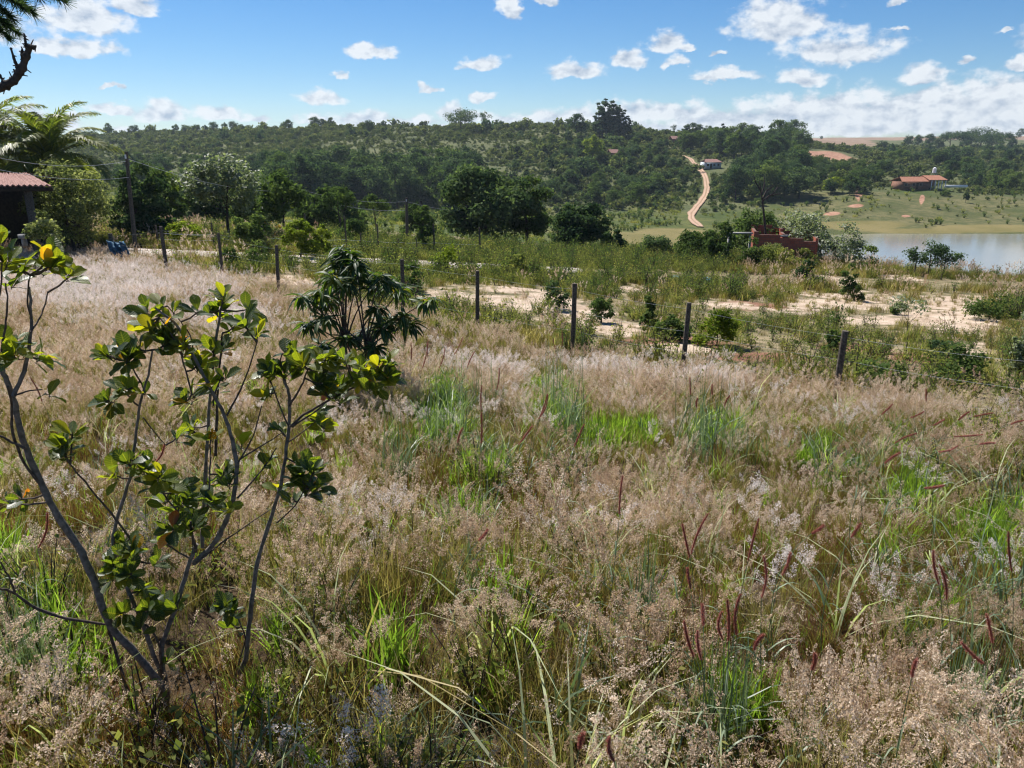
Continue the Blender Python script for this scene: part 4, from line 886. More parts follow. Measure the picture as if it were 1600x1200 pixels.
def near_fence():
    tops = [(1321,517,13.7,.062),(1077,473,16.3,.055),(898,443,18.4,.06),(746,423,20.6,.055),(628,405,22.8,.06),(534,394,24.6,.05),(432,383,26.6,.06),(341,364,29,.055),(251,354,31.5,.075),(172,365,34.4,.09),(104,352,37,.07),(1640,556,10.6,.06)]
    r = empty('wire_fence', onground(0,19)); tag(r,'sagging wire fence on weathered wooden posts crossing the grass field','fence'); o = np.array(r.location); tp = []
    for (u,v,Y,w) in tops:
        t = at(u,v,Y); b = onground(t[0]-.03*rng.normal()-.01, Y+.02); g = G(); fence_post(g, b-o, t-o, w); g.build('post', M['wood'], r, True); tp.append((u, b, t))
    tp.sort(key=lambda q: q[0])
    for fr in (.92,.62,.34):
        g = G()
        for (a,b) in zip(tp[:-1],tp[1:]): wire(g, a[1]+(a[2]-a[1])*fr-o, b[1]+(b[2]-b[1])*fr-o,   .04, .0015, 8)
        g.build('wire', M['steel'], r)
near_fence()
def road_fence():
    r = empty('roadside_fence', onground(-5,46)); tag(r,'thin old post fence along the far side of the road','fence'); o = np.array(r.location); tp = []
    for (u,vt,Y,w) in [(243,352,43,.06),(330,348,44,.05),(409,352,45,.06),(476,334,46,.05),(538,338,47,.05),(589,350,48,.05),(622,373,48.5,.05),(650,370,49,.04),(677,350,50,.06),(749,355,52,.06),(563,364,47.5,.05)]:
        t = at(u,vt,Y); b = onground(t[0]+.02, Y); g = G(); fence_post(g, b-o, t-o, w); g.build('post', M['wood'], r, True); tp.append((u,b,t))
    tp.sort(key=lambda q: q[0])
    for fr in (.5,.3):
        g = G()
        for (a,b) in zip(tp[:-1],tp[1:]): wire(g, a[1]+(0,0,fr*1.6)-o, b[1]+(0,0,fr*1.6)-o, .05, .008, 6)
        g.build('wire', M['steel'], r)
road_fence()
def debris():
    def cloth(name, u, v, w, h, mat, label, seed, hang=False, Y=None):
        rg = np.random.default_rng(seed); p = hit(u,v) if Y is None else onground(at(u,v,Y)[0],Y); W = px2m(w,p[1]); H = px2m(h,p[1]); n = 16; s,t = np.meshgrid(np.linspace(-.5,.5,n),np.linspace(-.5,.5,n))
        if hang: V = np.stack([s*W*(.6+.3*np.sin(t*5))+t*-W*.5, .12*np.sin(s*17+t*9), (t+.5)*H+.05*rg.normal(size=s.shape)],-1)
        else:
            rr = np.hypot(s,t)*2; V = np.stack([s*W*(1+.2*np.sin(t*9)), t*W*.9, .06+H*(.35+.3*fbm(s*5+9,t*5+seed,seed,3))*np.clip(1.25-rr,0,1)],-1)
        i = np.arange(n-1)[:,None]*n; j = np.arange(n-1)[None]; g = G(); g.add(V.reshape(-1,3), np.stack([i+j,i+j+1,i+n+j+1,i+n+j],-1).reshape(-1,4))
        o = g.build(name, mat, None, True, tuple(p)); tag(o, label, 'plastic sheet'); md = o.modifiers.new('thick','SOLIDIFY'); md.thickness = .01; return o
    blue = simple('blue_plastic', (.05,.22,.36), (.16,.42,.58), 14, .5, .4); blue2 = simple('blue_net', (.03,.09,.16), (.08,.19,.28), 30, .7)
    cloth('plastic_sheet',1102,440,24,9,blue,'crumpled light blue plastic sheet lying in the weeds',3); cloth('plastic_sheet',1056,435,16,6,simple('faded_plastic',(.10,.2,.22),(.2,.32,.34),14,.6),'faded bluish plastic scrap left of the light blue sheet',4)
    cloth('blue_net',190,394,34,38,blue2,'dark blue netting hanging on the left fence post',5,True,34)
    g = G(); p = hit(1090,458)
    red = simple('rubble', (.16,.07,.05), (.34,.20,.15), 20, .95)
    for k in range(46):
        x = rng.normal()*1.5; y = rng.normal()*.5; s = rng.uniform(.06,.28); q = np.array([x,y,float(ground(p[0]+x,p[1]+y))-p[2]+s*.2])
        V = unit(rng.normal(size=(12,3)))*s*rng.uniform(.6,1,(12,1))*vec(1,1,.7)+q
        import mathutils
        import bmesh
        bm = bmesh.new(); [bm.verts.new(c) for c in V]; bmesh.ops.convex_hull(bm, input=bm.verts); bm.verts.index_update()
        vs = [v for v in bm.verts]; F3 = [[v.index for v in f.verts] for f in bm.faces if len(f.verts)==3]; co = [tuple(v.co) for v in vs]; bm.free()
        if F3: g.add(co, F3)
    o = g.build('rubble_heap', red, None, False, tuple(p)); tag(o,'scattered heap of reddish clods and broken brick on the sand','rubble',kind='stuff')
debris()

# ------------------------------------------------------------------ grass field and weeds (stuff)
BRIGHT = [(620,1010,34,50),(560,1020,20,30),(945,690,45,35),(1290,740,70,45),(1420,790,60,40),(870,640,60,50),(700,660,50,60),(1110,690,60,40),(90,1030,60,70),(760,740,40,40),(1000,690,30,30),(1130,1110,70,60),(440,1010,20,30),(980,820,20,20),(40,900,40,60),(730,830,50,40),(1560,860,60,50)]
BARE = [(262,1075,120,55),(385,1010,40,30),(230,980,70,40),(870,560,60,12),(700,800,60,20),(960,760,30,25),(1010,560,60,8)]
def density_pts(x0, x1, y0, y1, dens):
    n = int((x1-x0)*(y1-y0)*dens); return rng.uniform(x0,x1,n), rng.uniform(y0,y1,n)
def build_field():
    nat = [natal_tuft(300+i, 13, 46, h, f) for i,(h,f) in enumerate([(.62,1),(.54,1.15),(.68,1),(.5,1.2),(.58,.9)])]
    sparse = [natal_tuft(320+i, 3, 75, .5, .9, 60) for i in range(3)]
    brown = [grass_tuft(330+i, 80, .5, .005, M['blade_dry'], .17, .5, .6, 14) for i in range(2)]
    green = [grass_tuft(340+i, 44, .55, .010, M['blade_green'], .14, .42, .6, 6) for i in range(2)]
    blue = [grass_tuft(350+i, 24, .68, .013, M['blade_blue'], .12, .5, .9, 6) for i in range(2)]
    arch = [grass_tuft(356+i, 9, 1.0, .014, M['blade_pale'], .10, 1.0, .95, 4) for i in range(2)]
    rust = [natal_tuft(370+i, 2, 95, .5, .8, 50, .011, 'blade_rust') for i in range(2)]
    pale = [natal_tuft(376+i, 14, 34, .6, 1.15, 110, .010, 'blade_dry', 'fluff_pale') for i in range(2)]
    weed = [herb(360+i, .55, 80, .05, M['herb'], .35) for i in range(2)]
    protos = nat+sparse+brown+green+blue+weed+arch+rust+pale      # 0-4, 5-7, 8-9, 10-11, 12-13, 14-15, 16-17, 18-19
    # near band dense, farther bands thinner
    XS, YS = [], []
    for (y0,y1,xm,d) in ((1.3,5,5.2,52),(5,9,8.5,42),(9,15,13.5,30),(15,40,34,15)):
        x, y = density_pts(-xm, xm if y0 < 15 else 3, y0, y1, d); XS.append(x); YS.append(y)
    X = np.concatenate(XS); Y = np.concatenate(YS); k = np.abs(X) < np.maximum(1.0*Y, 5.0); k &= natal(X, Y) & (Y < 39.2) & (X > -33); X, Y = X[k], Y[k]
    ff = fbm(X/1.3, Y/1.3, 51, 4); f2 = fbm(X/.7, Y/.7, 52, 3); f3 = fbm(X/2.6, Y/2.6, 53, 3)
    bz = blob(X, Y, BRIGHT)*(.4+f2); bare = blob(X, Y, BARE)
    n = len(X); u = rng.uniform(0,1,n); idx = rng.integers(0,5,n)
    pf = np.clip((ff-.50)*2.6+.36+np.clip((Y-9.5)/8,0,.6)+np.clip((-X-6)/8,0,.3), .05, .95)
    notn = u > pf; u2 = rng.uniform(0,1,n)
    idx = np.where(notn, np.where(u2<.50, rng.integers(5,8,n), np.where(u2<.90, rng.integers(8,10,n), np.where(u2<.95, rng.integers(10,12,n), rng.integers(12,14,n)))), idx)
    gsel = rng.uniform(0,1,n) < np.clip((bz-.42)*2.6, 0, .8)
    idx = np.where(gsel, np.where(rng.uniform(0,1,n)<.7, rng.integers(10,12,n), rng.integers(12,14,n)), idx)
    rs = (idx < 10)&(rng.uniform(0,1,n) < np.clip((fbm(X/1.2,Y/1.2,57,3)-.40)*3.2,0.12,.72))&(Y < 11); idx = np.where(rs, rng.integers(18,20,n), idx)
    idx = np.where((rng.uniform(0,1,n) < .022)&(Y < 14), rng.integers(16,18,n), idx)
    pz = blob(X, Y, [(140,470,260,55),(330,520,120,30),(820,600,150,18),(1050,610,160,22)])*(.5+fbm(X/1.5,Y/1.5,58,3)); pp = (idx < 10)&(rng.uniform(0,1,n) < np.clip((pz-.45)*2,0,.85)+np.where(Y<9,.015,.05)); idx = np.where(pp, rng.integers(20,22,n), idx)
    wsel = (f3 > .60)&(rng.uniform(0,1,n)<.12)&(Y<14); idx = np.where(wsel, rng.integers(14,16,n), idx)
    keep = rng.uniform(0,1,n) > bare*.8
    keep &= ~((f2 < .42)&(rng.uniform(0,1,n) < .65)&(Y < 11))
    s = np.clip(rng.normal(.95,.2,n),.5,1.4)*(.75+.6*(f3-.2)); s = np.where(Y>15, s*.95, s)*(1-.35*np.clip(bare,0,1))
    X, Y, idx, s = X[keep], Y[keep], idx[keep], s[keep]; n = len(X); z = ground(X,Y)
    rots = np.c_[rng.normal(0,.17,n), rng.normal(0,.17,n)+.05, rng.uniform(0,6.283,n)]
    scatter('pink_grass', protos, np.c_[X,Y,z-.03], rots, s, idx, 'dense field of feathery pink and straw coloured grass filling the foreground', 'grass')
    return protos
FIELD_P = build_field()
def build_weeds():
    P_ = [grass_tuft(400,50,.5,.011,M['blade_dry'],.22,.5,.6,0), grass_tuft(401,46,.5,.012,M['herb'],.2,.45,.6,10), herb(402,.6,120,.06,M['herb'],.4), herb(403,.75,150,.065,M['tree_mid'],.4), herb(404,.5,130,.06,M['herb'],.5), herb(405,.9,170,.07,M['tree_dark'],.35), natal_tuft(406,8,30,.6,1.2,45,.02)]
    X, Y = density_pts(-48, 48, 11, 66, 9); k = (np.abs(X) < .95*Y)&~natal(X,Y)&pale_clear(X,Y); X, Y = X[k], Y[k]; n = len(X)
    sm = sandmask(X,Y); rm = redmask(X,Y); f = fbm(X/2.4, Y/2.4, 61, 4); f2 = fbm(X/5, Y/5, 62, 3); f3 = fbm(X/1.1, Y/1.1, 63, 3); t = X/Y
    keep = rng.uniform(0,1,n) < np.where(sm>.35, .26, np.where(rm>.4, .28, np.clip((f-.30)*4,.15,1)))
    keep &= (Y < 63) | (t < .0)
    idx = np.where(f2 > .54, rng.choice([2,3,4,2,1,0],n), rng.choice([0,0,0,1,2,4,6],n)); yel = (t<.28)&(t>-.25)&(Y>31)
    idx = np.where(yel, rng.choice([1,1,2,2,4,3],n), idx); idx = np.where((sm>.3)&(rng.uniform(0,1,n)<.8), rng.choice([0,0,0,6],n), idx); idx = np.where((t>.3)&(Y>34)&(rng.uniform(0,1,n)<.75), rng.choice([0,0,1,6],n), idx)
    s = rng.lognormal(0,.3,n)*np.where(Y>30,1.15,.85)*(.65+.8*(f3-.1)); s = np.clip(s,.25,1.9)*np.where(sm>.35,.5,1)*np.where((Y>26)&(Y<34)&(np.abs(X)<20), .8, 1)
    X,Y,idx,s = X[keep],Y[keep],idx[keep],s[keep]; n = len(X)
    scatter('weeds', P_, np.c_[X,Y,ground(X,Y)-.03], np.c_[rng.normal(0,.1,n),rng.normal(0,.1,n),rng.uniform(0,6.28,n)], s, idx, 'mixed green and dry weeds between the fence and the valley edge', 'weeds')
    # valley floor and far banks
    V_ = [grass_tuft(420,60,.7,.05,M['herb'],.5,.6,.5,0), herb(421,.9,90,.22,M['herb'],.7), herb(422,1.0,110,.24,M['tree_mid'],.6)]
    n = 15000; t = rng.uniform(-.85,.85,n); Y = np.sqrt(rng.uniform(62**2,320**2,n)); X = t*Y; f = fbm(X/9,Y/9,71,4)
    z = ground(X,Y); keep = (rng.uniform(0,1,n) < np.clip((f-.35)*3.5,.03,1))&(z > EYE-23.4)&road_clear(X,Y,4.)&(blob(X,Y,MUD)<.4)&(blob(X,Y,REDH)<.4); keep &= (Y>68)|(t<.1)
    keep &= ~((t>.28)&(rng.uniform(0,1,n)<.7)); keep &= ~((t>.28)&(Y<232)); X,Y,z,f = X[keep],Y[keep],z[keep],f[keep]; n = len(X); s = rng.uniform(.7,1.7,n)*np.clip(Y/160,.6,1.15)
    scatter('valley_grass', V_, np.c_[X,Y,z-.05], np.c_[np.zeros((n,2)),rng.uniform(0,6.28,n)], s, np.where(f>.55, rng.integers(1,3,n), rng.integers(0,2,n)), 'rough grass and low herbs on the valley floor and lake banks', 'grass')
build_weeds()

# ------------------------------------------------------------------ red seed spikes: every stalk is a thing
SPK = [(1078,872,1066,818),(1080,866,1107,801),(1169,876,1186,809),(1190,934,1193,868),(1222,899,1235,863),(1330,840,1345,817),(1268,834,1287,821),(1467,913,1458,859),(1479,937,1468,882),(1581,893,1576,830),(1551,1005,1541,959),(1537,1037,1502,1003),(1099,978,1097,943),(1096,1031,1090,985),(1138,1001,1136,936),(1130,1000,1128,955),(1084,1027,1069,970),(1151,993,1157,928),(1268,1047,1273,1020),(1178,1016,1190,997),(1079,920,1074,886),
 (968,803,973,743),(715,692,723,668),(810,695,832,665),(897,698,913,663),(841,655,856,615),(747,845,762,827),(752,693,752,633),(642,566,642,535),(669,560,669,532),(660,575,667,548),(686,575,696,541),(710,554,724,525),(730,575,742,549),(776,610,780,575),(752,641,753,588),(868,546,865,528),(878,541,878,518),(844,650,855,616),
 (1377,648,1395,631),(1423,653,1444,643),(1457,665,1476,655),(1521,651,1552,645),(1497,657,1515,643),(1397,693,1433,677),(1382,724,1407,707),(1466,706,1497,696),(1490,682,1536,679),(1530,694,1555,692),(1444,763,1476,758),(1579,663,1600,657),(1113,617,1113,600),(1079,617,1078,590),(1132,634,1141,617),(1447,627,1447,607),(1088,637,1090,622),(60,856,75,796),(242,724,257,694),(66,628,45,586),(1425,1058,1432,1030),(960,1190,955,1165),(905,1170,910,1150)]
def where_side(u, v):
    a = 'far left' if u < 300 else 'centre left' if u < 700 else 'centre' if u < 1000 else 'right of centre' if u < 1250 else 'right' if u < 1450 else 'far right'
    b = 'back' if v < 640 else 'middle' if v < 760 else 'front'
    return a, b
def spikes():
    seen = {}
    for i, (ub,vb,ut,vt) in enumerate(SPK):
        rg = np.random.default_rng(900+i); h = rg.uniform(1.02,1.2) if vb < 780 else rg.uniform(.85,1.05); base = hit(ub, vb, h); Y = base[1]
        b = at(ub,vb,Y); t = at(ut,vt,Y+rg.normal()*.03); ax = t-b; L = np.linalg.norm(ax); L2 = np.clip(L,.10,.30); foot = onground(b[0]-ax[0]*.9-.1*rg.normal()*.5, Y-rg.uniform(-.05,.15))
        r = empty('foxtail_stalk', foot); r['kind'] = 'thing'; a, c = where_side(ub,vb); lean = (ut-ub)/max(vb-vt,1)
        ld = 'leaning right' if lean > .45 else 'leaning left' if lean < -.25 else 'upright'
        flat = 'nearly flat' if lean > 2 else ld; hue = 'pale pink' if i in (6,12,13,14,56) else 'dark red'
        sz = 'short' if L < .13 else 'long' if L > .22 else 'medium'
        seen.setdefault((hue,sz,flat,c,a), []).append(r)
        o = foot; bb = b-o; axn = unit(ax); s = np.linspace(0,1,9)[:,None]
        ctrl = bb-axn*np.linalg.norm(bb)*.45; pts = (1-s)**2*0+2*s*(1-s)*ctrl+s**2*bb; g = G(); g.tube(pts, np.linspace(.0035,.0018,9), 5, 0, .35, False); g.build('stem', M['blade_blue'], r)
        g = G(); n = 11; s = np.linspace(0,1,n)[:,None]; side = unit(np.cross(axn, ray(ub,vb))); bow = side*(rg.normal()*.05*L2); sp = bb+s*ax*(L2/L)+bow*np.sin(s*pi)
        R0 = .0105; g.tube(sp, R0*.55*np.sin(np.linspace(.25,2.9,n))**.5, 7, 0, .25); m = 420; q = rg.uniform(0,1,m); P_ = np.c_[[np.interp(q*(n-1), np.arange(n), sp[:,k]) for k in range(3)]].T
        dr = rg.normal(size=(m,3)); dr -= np.outer(dr@axn, axn); dr = unit(dr); out = unit(dr+axn*.9); ln = (.011+.010*rg.uniform(0,1,m))*np.sin(.35+q*2.5)**.5; w = unit(np.cross(out, rg.normal(size=(m,3))))*.0011
        P_ = P_+dr*R0*.4; g.tris(np.stack([P_-w,P_+w,P_+out*ln[:,None]],1), 0, rg.uniform(.2 if hue=='dark red' else .6,1,m)); g.build('seed_head', M['spike'], r)
        nl = 3
        for k in range(nl):
            g = G(); j = int(rg.integers(1,6)); st = pts[j]; a_ = rg.uniform(0,6.28); d = vec(cos(a_),sin(a_),0); Lf = rg.uniform(.25,.5); ss = np.linspace(0,1,7)[:,None]
            c_ = st+d*Lf*.7*ss+vec(0,0,1)*Lf*(.75*ss-.85*ss**2.2); wd = np.cross(d,vec(0,0,1))*.006*(1-ss**1.5)
            g.quads(np.stack([c_[:-1]-wd[:-1],c_[:-1]+wd[:-1],c_[1:]+wd[1:],c_[1:]-wd[1:]],1),0,rg.uniform(.2,1)); g.build('leaf', M['blade_blue'], r)
    for (hue,sz,fl,c,a), rs in seen.items():
        lab = f'{hue} {sz} {fl} seed spike on a thin stalk in the {c} grass, {a} of the photo'
        rs.sort(key=lambda q: q.location.x/q.location.y)
        for j, r in enumerate(rs): tag(r, f'{hue} {sz} {fl} seed spike in the {c}, {a}' + (f', {ORD[j]} from left' if len(rs) > 1 else ''), 'grass stalk', f'{hue} seed spikes in the {c} grass, {a}' if len(rs) > 1 else 'red seed spikes standing in the grass')
spikes()
def tall_clumps():
    data = [(1098,720,110,150,'tall blue green grass clump with upright stems right of centre'),(880,690,70,150,'tall blue green grass clump with upright stems in the middle'),(700,700,90,130,'tall blue green grass clump behind the cashew, below the mango sapling'),(1120,1190,110,230,'tall green stems at the bottom right of centre'),(1170,720,70,60,'short blue green grass clump right of the tall middle stems'),(1400,720,130,80,'wind bent blue green grass clump at the right'),(1545,960,120,170,'wind bent blue green grass clump at the lower right edge'),(1500,1190,90,260,'tall green stems rising at the bottom right corner'),(60,1090,80,200,'tall green stems at the bottom left corner'),(760,650,60,80,'fresh green stems in front of the fence, middle'),(1000,1000,40,160,'few thin green stems in the lower middle'),(620,760,60,120,'blue green stems beside the right cashew branch')]
    for i, (u,v,w,h,lab) in enumerate(data):
        rg = np.random.default_rng(700+i); p = hit(u,v); W = px2m(w,p[1])/2; H = px2m(h,p[1])*1.15; H = min(H*1.25,1.9); lean = .12 if 'bent' not in lab else 1.1
        r = empty('tall_reed_clump', p); r['kind'] = 'thing'; tag(r, lab, 'grass clump', 'tall stemmed grass clumps'); g = G(); blades(g, 34, W, H*.7, H, .007, 0, lean*.7, .2, 5, .1,.6, rg=rg)
        if 'bent' in lab:
            pass
        g.build('stems', M['blade_blue'], r); g = G(); blades(g, 46, W, H*.35, H*.75, .012, 0, lean+.35, .9, 5, .2,1, rg=rg); g.build('leaves', M['blade_blue'], r)
tall_clumps()
# individual arching pale blades are part of the clumps above

# ------------------------------------------------------------------ cashew trees (foreground) and mango sapling
def leaf_shape(g, base, d, nrm, L, W, r, kind='cashew', droop=.15, cup=.2):
    """one leaf: grid along x across, obovate or lance shaped"""
    n = 6; s = np.linspace(0,1,n+1); side = unit(np.cross(d,nrm)); nrm = np.cross(side,d)
    prof = (np.sin(pi*np.clip(s,0,1)**1.35)**.62)*(.75+.35*s) if kind=='cashew' else np.sin(pi*s**.85)**.9
    prof = np.clip(prof,.02,None); prof[-1] = .12 if kind=='cashew' else .02; prof[0] = .05
    c = base+np.outer(s*L,d)-np.outer(droop*L*s**2,nrm)
    ac = np.array([-1,-.5,0,.5,1]); V = c[:,None]+side[None,None]*(prof[:,None,None]*W/2*ac[None,:,None])+nrm[None,None]*(cup*W*.5*(np.abs(ac)**1.5)[None,:,None]*prof[:,None,None])
    V = V+nrm[None,None]*(.03*W*np.sin(s*17)[:,None,None]*np.abs(ac)[None,:,None])
    i = np.arange(n)[:,None]*5; j = np.arange(4)[None]; Fq = np.stack([i+j,i+j+1,i+6+j,i+5+j],-1).reshape(-1,4)
    uv = np.stack(np.broadcast_arrays((ac[None]+1)/2, s[:,None]),-1); g.add(V.reshape(-1,3), Fq, 0, r, uv)
def cashew(name, Y0, origin, stems, rosettes, label, seed, scale_s=.6, off=(0,340), cat='tree'):
    rg = np.random.default_rng(seed); X = lambda x: off[0]+x*scale_s; Yp = lambda y: off[1]+y*scale_s
    o = onground(*origin); r = empty(name, o); tag(r, label, cat, 'cashew saplings in the foreground'); first = True
    segs = []
    for (pts, r0, r1, dy0, dy1) in stems:
        k = len(pts); P3 = np.array([at(X(x),Yp(y),Y0+dy0+(dy1-dy0)*i/(k-1)) for i,(x,y) in enumerate(pts)])
        q = np.linspace(0,k-1,(k-1)*4+1); S = np.c_[[np.interp(q,np.arange(k),P3[:,c]) for c in range(3)]].T
        for _ in range(3): S[1:-1] = (S[:-2]+S[2:]+2*S[1:-1])/4
        S += np.c_[rg.normal(size=len(S)),rg.normal(size=len(S)),0*S[:,0]]*.002; rr = np.linspace(r0,r1,len(S))*(1+.06*rg.normal(size=len(S)))
        if pts[0][1] >= 1050: S = np.vstack([np.array([S[0]*.25+o*.75-(0,0,.05)]), S]); rr = np.r_[r0*1.1, rr]
        rr = rr*.8; segs.append(S); g = G(); g.tube(S-o, rr, 9, 0, .5); g.build('trunk' if first else 'branch', M['bark'] if r0 > .012 else M['twig'], r, True); first = False
    allp = np.concatenate(segs); g = G(); gt = G()
    for (x,y,n,tone) in rosettes:
        n = int(round(n*1.4))
        u,v = X(x),Yp(y); du = (allp[:,0]/(allp[:,1]))  # nearest stem point gives the rosette its depth
        cand = np.array([at(u,v,q[1]) for q in allp]); dd = np.linalg.norm(cand-allp,axis=1); j = int(np.argmin(dd)); c = cand[j]+vec(0,rg.normal()*.05,0); near = allp[j]
        axis = unit((c-near)+vec(0,0,.09)+rg.normal(size=3)*.02)
        if dd[j] > .03: gt.tube(np.array([near,(near+c)/2+vec(0,0,-.01),c])-o, [.006,.005,.004], 5, 0, .5, False)
        for k in range(n):
            a = k*2.4+rg.uniform(-.4,.4); e = rg.uniform(-.1,1.3); ref = unit(np.cross(axis,vec(.3,.2,.9))); q = np.cross(axis,ref)
            d = unit((ref*cos(a)+q*sin(a))*cos(e)+axis*(sin(e)+.15)); nrm = unit(axis*.9+vec(-.1,-.35,.45)-d*.45+rg.normal(size=3)*.45); L = rg.uniform(.06,.112); W = L*rg.uniform(.55,.70)
            b = c+d*.012-axis*rg.uniform(0,.05); t = rg.uniform(0,1)
            rn = {'d':t*.5,'m':t*.68,'y':.45+t*.44,'o':.62+t*.36}[tone]  # the y tone paints a backlit yellow green into the leaf colour
            if rg.uniform() < .03: rn = rg.uniform(.88,1)
            gt.tube(np.array([b-d*.015,b+d*.004])-o, .0018, 4, 0, .5, False); leaf_shape(g, b-o, d, nrm, L, W, rn, 'cashew', rg.uniform(.05,.35), rg.uniform(.05,.4))
    gt.build('twigs', M['twig'], r, True); g.build('foliage', M['cashew'], r, True); return r, allp
M['twig'] = simple('twig_bark', (.055,.04,.032), (.13,.10,.085), 40, .85)
Yc = 3.95
b0 = hit(252,1085)
cashew('cashew_tree', 3.9, (b0[0], 3.95), [
 ([(430,1230),(360,1140),(280,1060),(245,940),(200,850),(150,780),(110,700),(65,600),(45,520),(35,465),(18,425),(0,385),(-20,350)],.030,.012,.05,-.35),
 ([(35,465),(65,400),(80,320),(82,250),(76,180)],.014,.006,-.28,-.2),([(80,300),(108,255),(125,195)],.006,.004,-.25,-.1),([(82,270),(70,215),(78,150)],.006,.004,-.22,-.3),
 ([(65,600),(30,585),(0,568),(-40,550)],.009,.006,-.25,-.35),([(110,700),(60,640),(30,560),(32,480),(20,440)],.010,.006,-.15,-.4),([(0,385),(10,300),(20,240),(15,170)],.007,.004,-.35,-.4),
 ([(35,465),(75,450),(110,448)],.006,.003,-.28,-.35),([(280,1060),(150,1040),(75,1010),(30,970),(0,968),(-40,960)],.012,.007,.02,-.3),([(40,975),(20,930),(0,895)],.008,.004,-.2,-.3),
 ([(-20,350),(-30,280),(0,210),(5,110)],.008,.004,-.35,-.45)],
 [(150,115,8,'y'),(128,105,6,'y'),(180,150,8,'y'),(110,135,6,'o'),(60,120,8,'y'),(20,110,9,'y'),(5,60,6,'y'),(8,85,4,'o'),(70,345,9,'y'),(40,350,8,'y'),(92,375,7,'y'),(20,330,6,'y'),(112,455,2,'m'),(30,750,7,'d'),(0,760,6,'d'),(15,170,4,'m')],
 'leaning cashew sapling with grey trunk cut by the left edge', 41)
cashew('cashew_tree', 4.0, (b0[0]+.12, 4.0), [
 ([(435,1240),(425,1180),(418,1120),(440,1060),(470,980),(492,900),(512,850)],.021,.015,.02,.0),([(418,1120),(400,1080),(380,1060)],.01,.007,.0,-.1),
 ([(505,900),(560,850),(585,800),(608,740),(620,640),(600,560),(578,500),(540,430),(500,350),(462,280),(405,235)],.020,.007,.05,-.05),([(510,870),(500,820),(495,790)],.012,.006,0,-.1),
 ([(525,860),(532,720),(540,600),(545,480),(556,360),(575,240)],.015,.008,.3,.35),([(562,620),(565,480),(572,370),(580,300)],.011,.006,.35,.4),
 ([(590,515),(640,425),(668,325)],.007,.004,.0,.1),([(555,490),(565,440),(590,390)],.006,.004,0,.0),
 ([(512,900),(600,830),(700,762)],.007,.004,.0,.2),([(620,640),(662,570),(680,490)],.006,.004,.0,.1),([(625,630),(700,583),(735,560)],.006,.003,.0,.1),([(618,730),(690,650),(720,600)],.007,.004,.0,.15),
 ([(415,1180),(350,1000),(300,900),(290,830),(320,740),(345,660),(355,560),(365,480),(387,410),(396,345)],.016,.006,.0,-.15),([(360,490),(335,465),(308,442)],.006,.004,-.1,-.15),([(372,520),(430,592)],.005,.003,-.1,0),([(378,450),(350,400),(335,375)],.006,.004,-.1,-.2),
 ([(340,835),(290,770),(215,680),(182,642)],.008,.005,-.05,-.3),([(300,900),(330,960),(345,930),(350,880)],.006,.004,-.1,-.2),([(548,640),(548,600),(548,570)],.005,.004,.0,-.05),([(540,760),(546,680),(548,630)],.007,.005,-.1,0),
 ([(490,800),(440,740),(380,660),(340,630)],.007,.004,-.05,-.2),([(500,460),(480,380),(450,300),(415,260)],.006,.004,-.05,-.1),([(500,370),(505,320),(470,270),(435,230)],.005,.003,0,.05)],
 [(165,590,9,'y'),(178,570,6,'y'),(180,610,6,'d'),(150,605,5,'d'),(288,350,8,'m'),(275,365,4,'o'),(380,285,7,'y'),(360,275,5,'o'),(402,300,6,'y'),(340,365,9,'d'),(360,340,8,'m'),(420,335,8,'d'),(320,345,7,'m'),(300,465,8,'d'),(312,450,6,'m'),(345,440,5,'y'),(390,450,3,'y'),
  (392,228,4,'m'),(420,225,3,'o'),(462,240,4,'y'),(485,325,8,'y'),(470,350,6,'y'),(440,310,6,'m'),(580,205,8,'y'),(575,235,8,'y'),(560,250,6,'m'),(540,245,4,'m'),(515,245,4,'m'),(650,240,6,'y'),(665,300,8,'y'),(640,270,7,'m'),(600,290,7,'y'),(580,335,8,'m'),(560,345,6,'y'),(500,395,8,'m'),(590,410,4,'d'),(540,430,6,'o'),(545,465,5,'m'),(500,460,8,'m'),(480,480,6,'d'),(490,560,9,'d'),(455,575,5,'d'),(500,545,5,'y'),
  (320,640,8,'m'),(305,665,5,'o'),(335,625,5,'m'),(380,650,8,'m'),(400,690,8,'d'),(440,690,9,'y'),(460,710,8,'d'),(430,660,7,'y'),(540,695,9,'d'),(500,710,7,'y'),(580,670,9,'m'),(595,690,6,'d'),(560,730,9,'d'),(480,740,8,'d'),(470,790,9,'d'),(500,810,10,'d'),(530,780,8,'m'),(450,770,8,'m'),(510,760,8,'d'),(420,740,6,'d'),(600,745,5,'y'),(690,635,4,'d'),(545,575,4,'o'),(620,605,4,'o'),(575,770,5,'y'),
  (320,845,8,'d'),(345,870,9,'y'),(330,880,8,'d'),(300,900,7,'d'),(360,905,7,'d'),(285,930,6,'d'),(325,930,6,'o'),(360,975,9,'m'),(345,985,6,'y'),(330,1010,8,'d'),(380,1020,9,'d'),(400,1000,8,'d'),(430,1010,7,'d'),(460,1000,6,'d'),(370,1060,5,'d'),(430,850,5,'y'),(440,1150,3,'d'),(410,900,4,'d')],
 'middle cashew sapling with the most leaves and an orange flower head', 42)
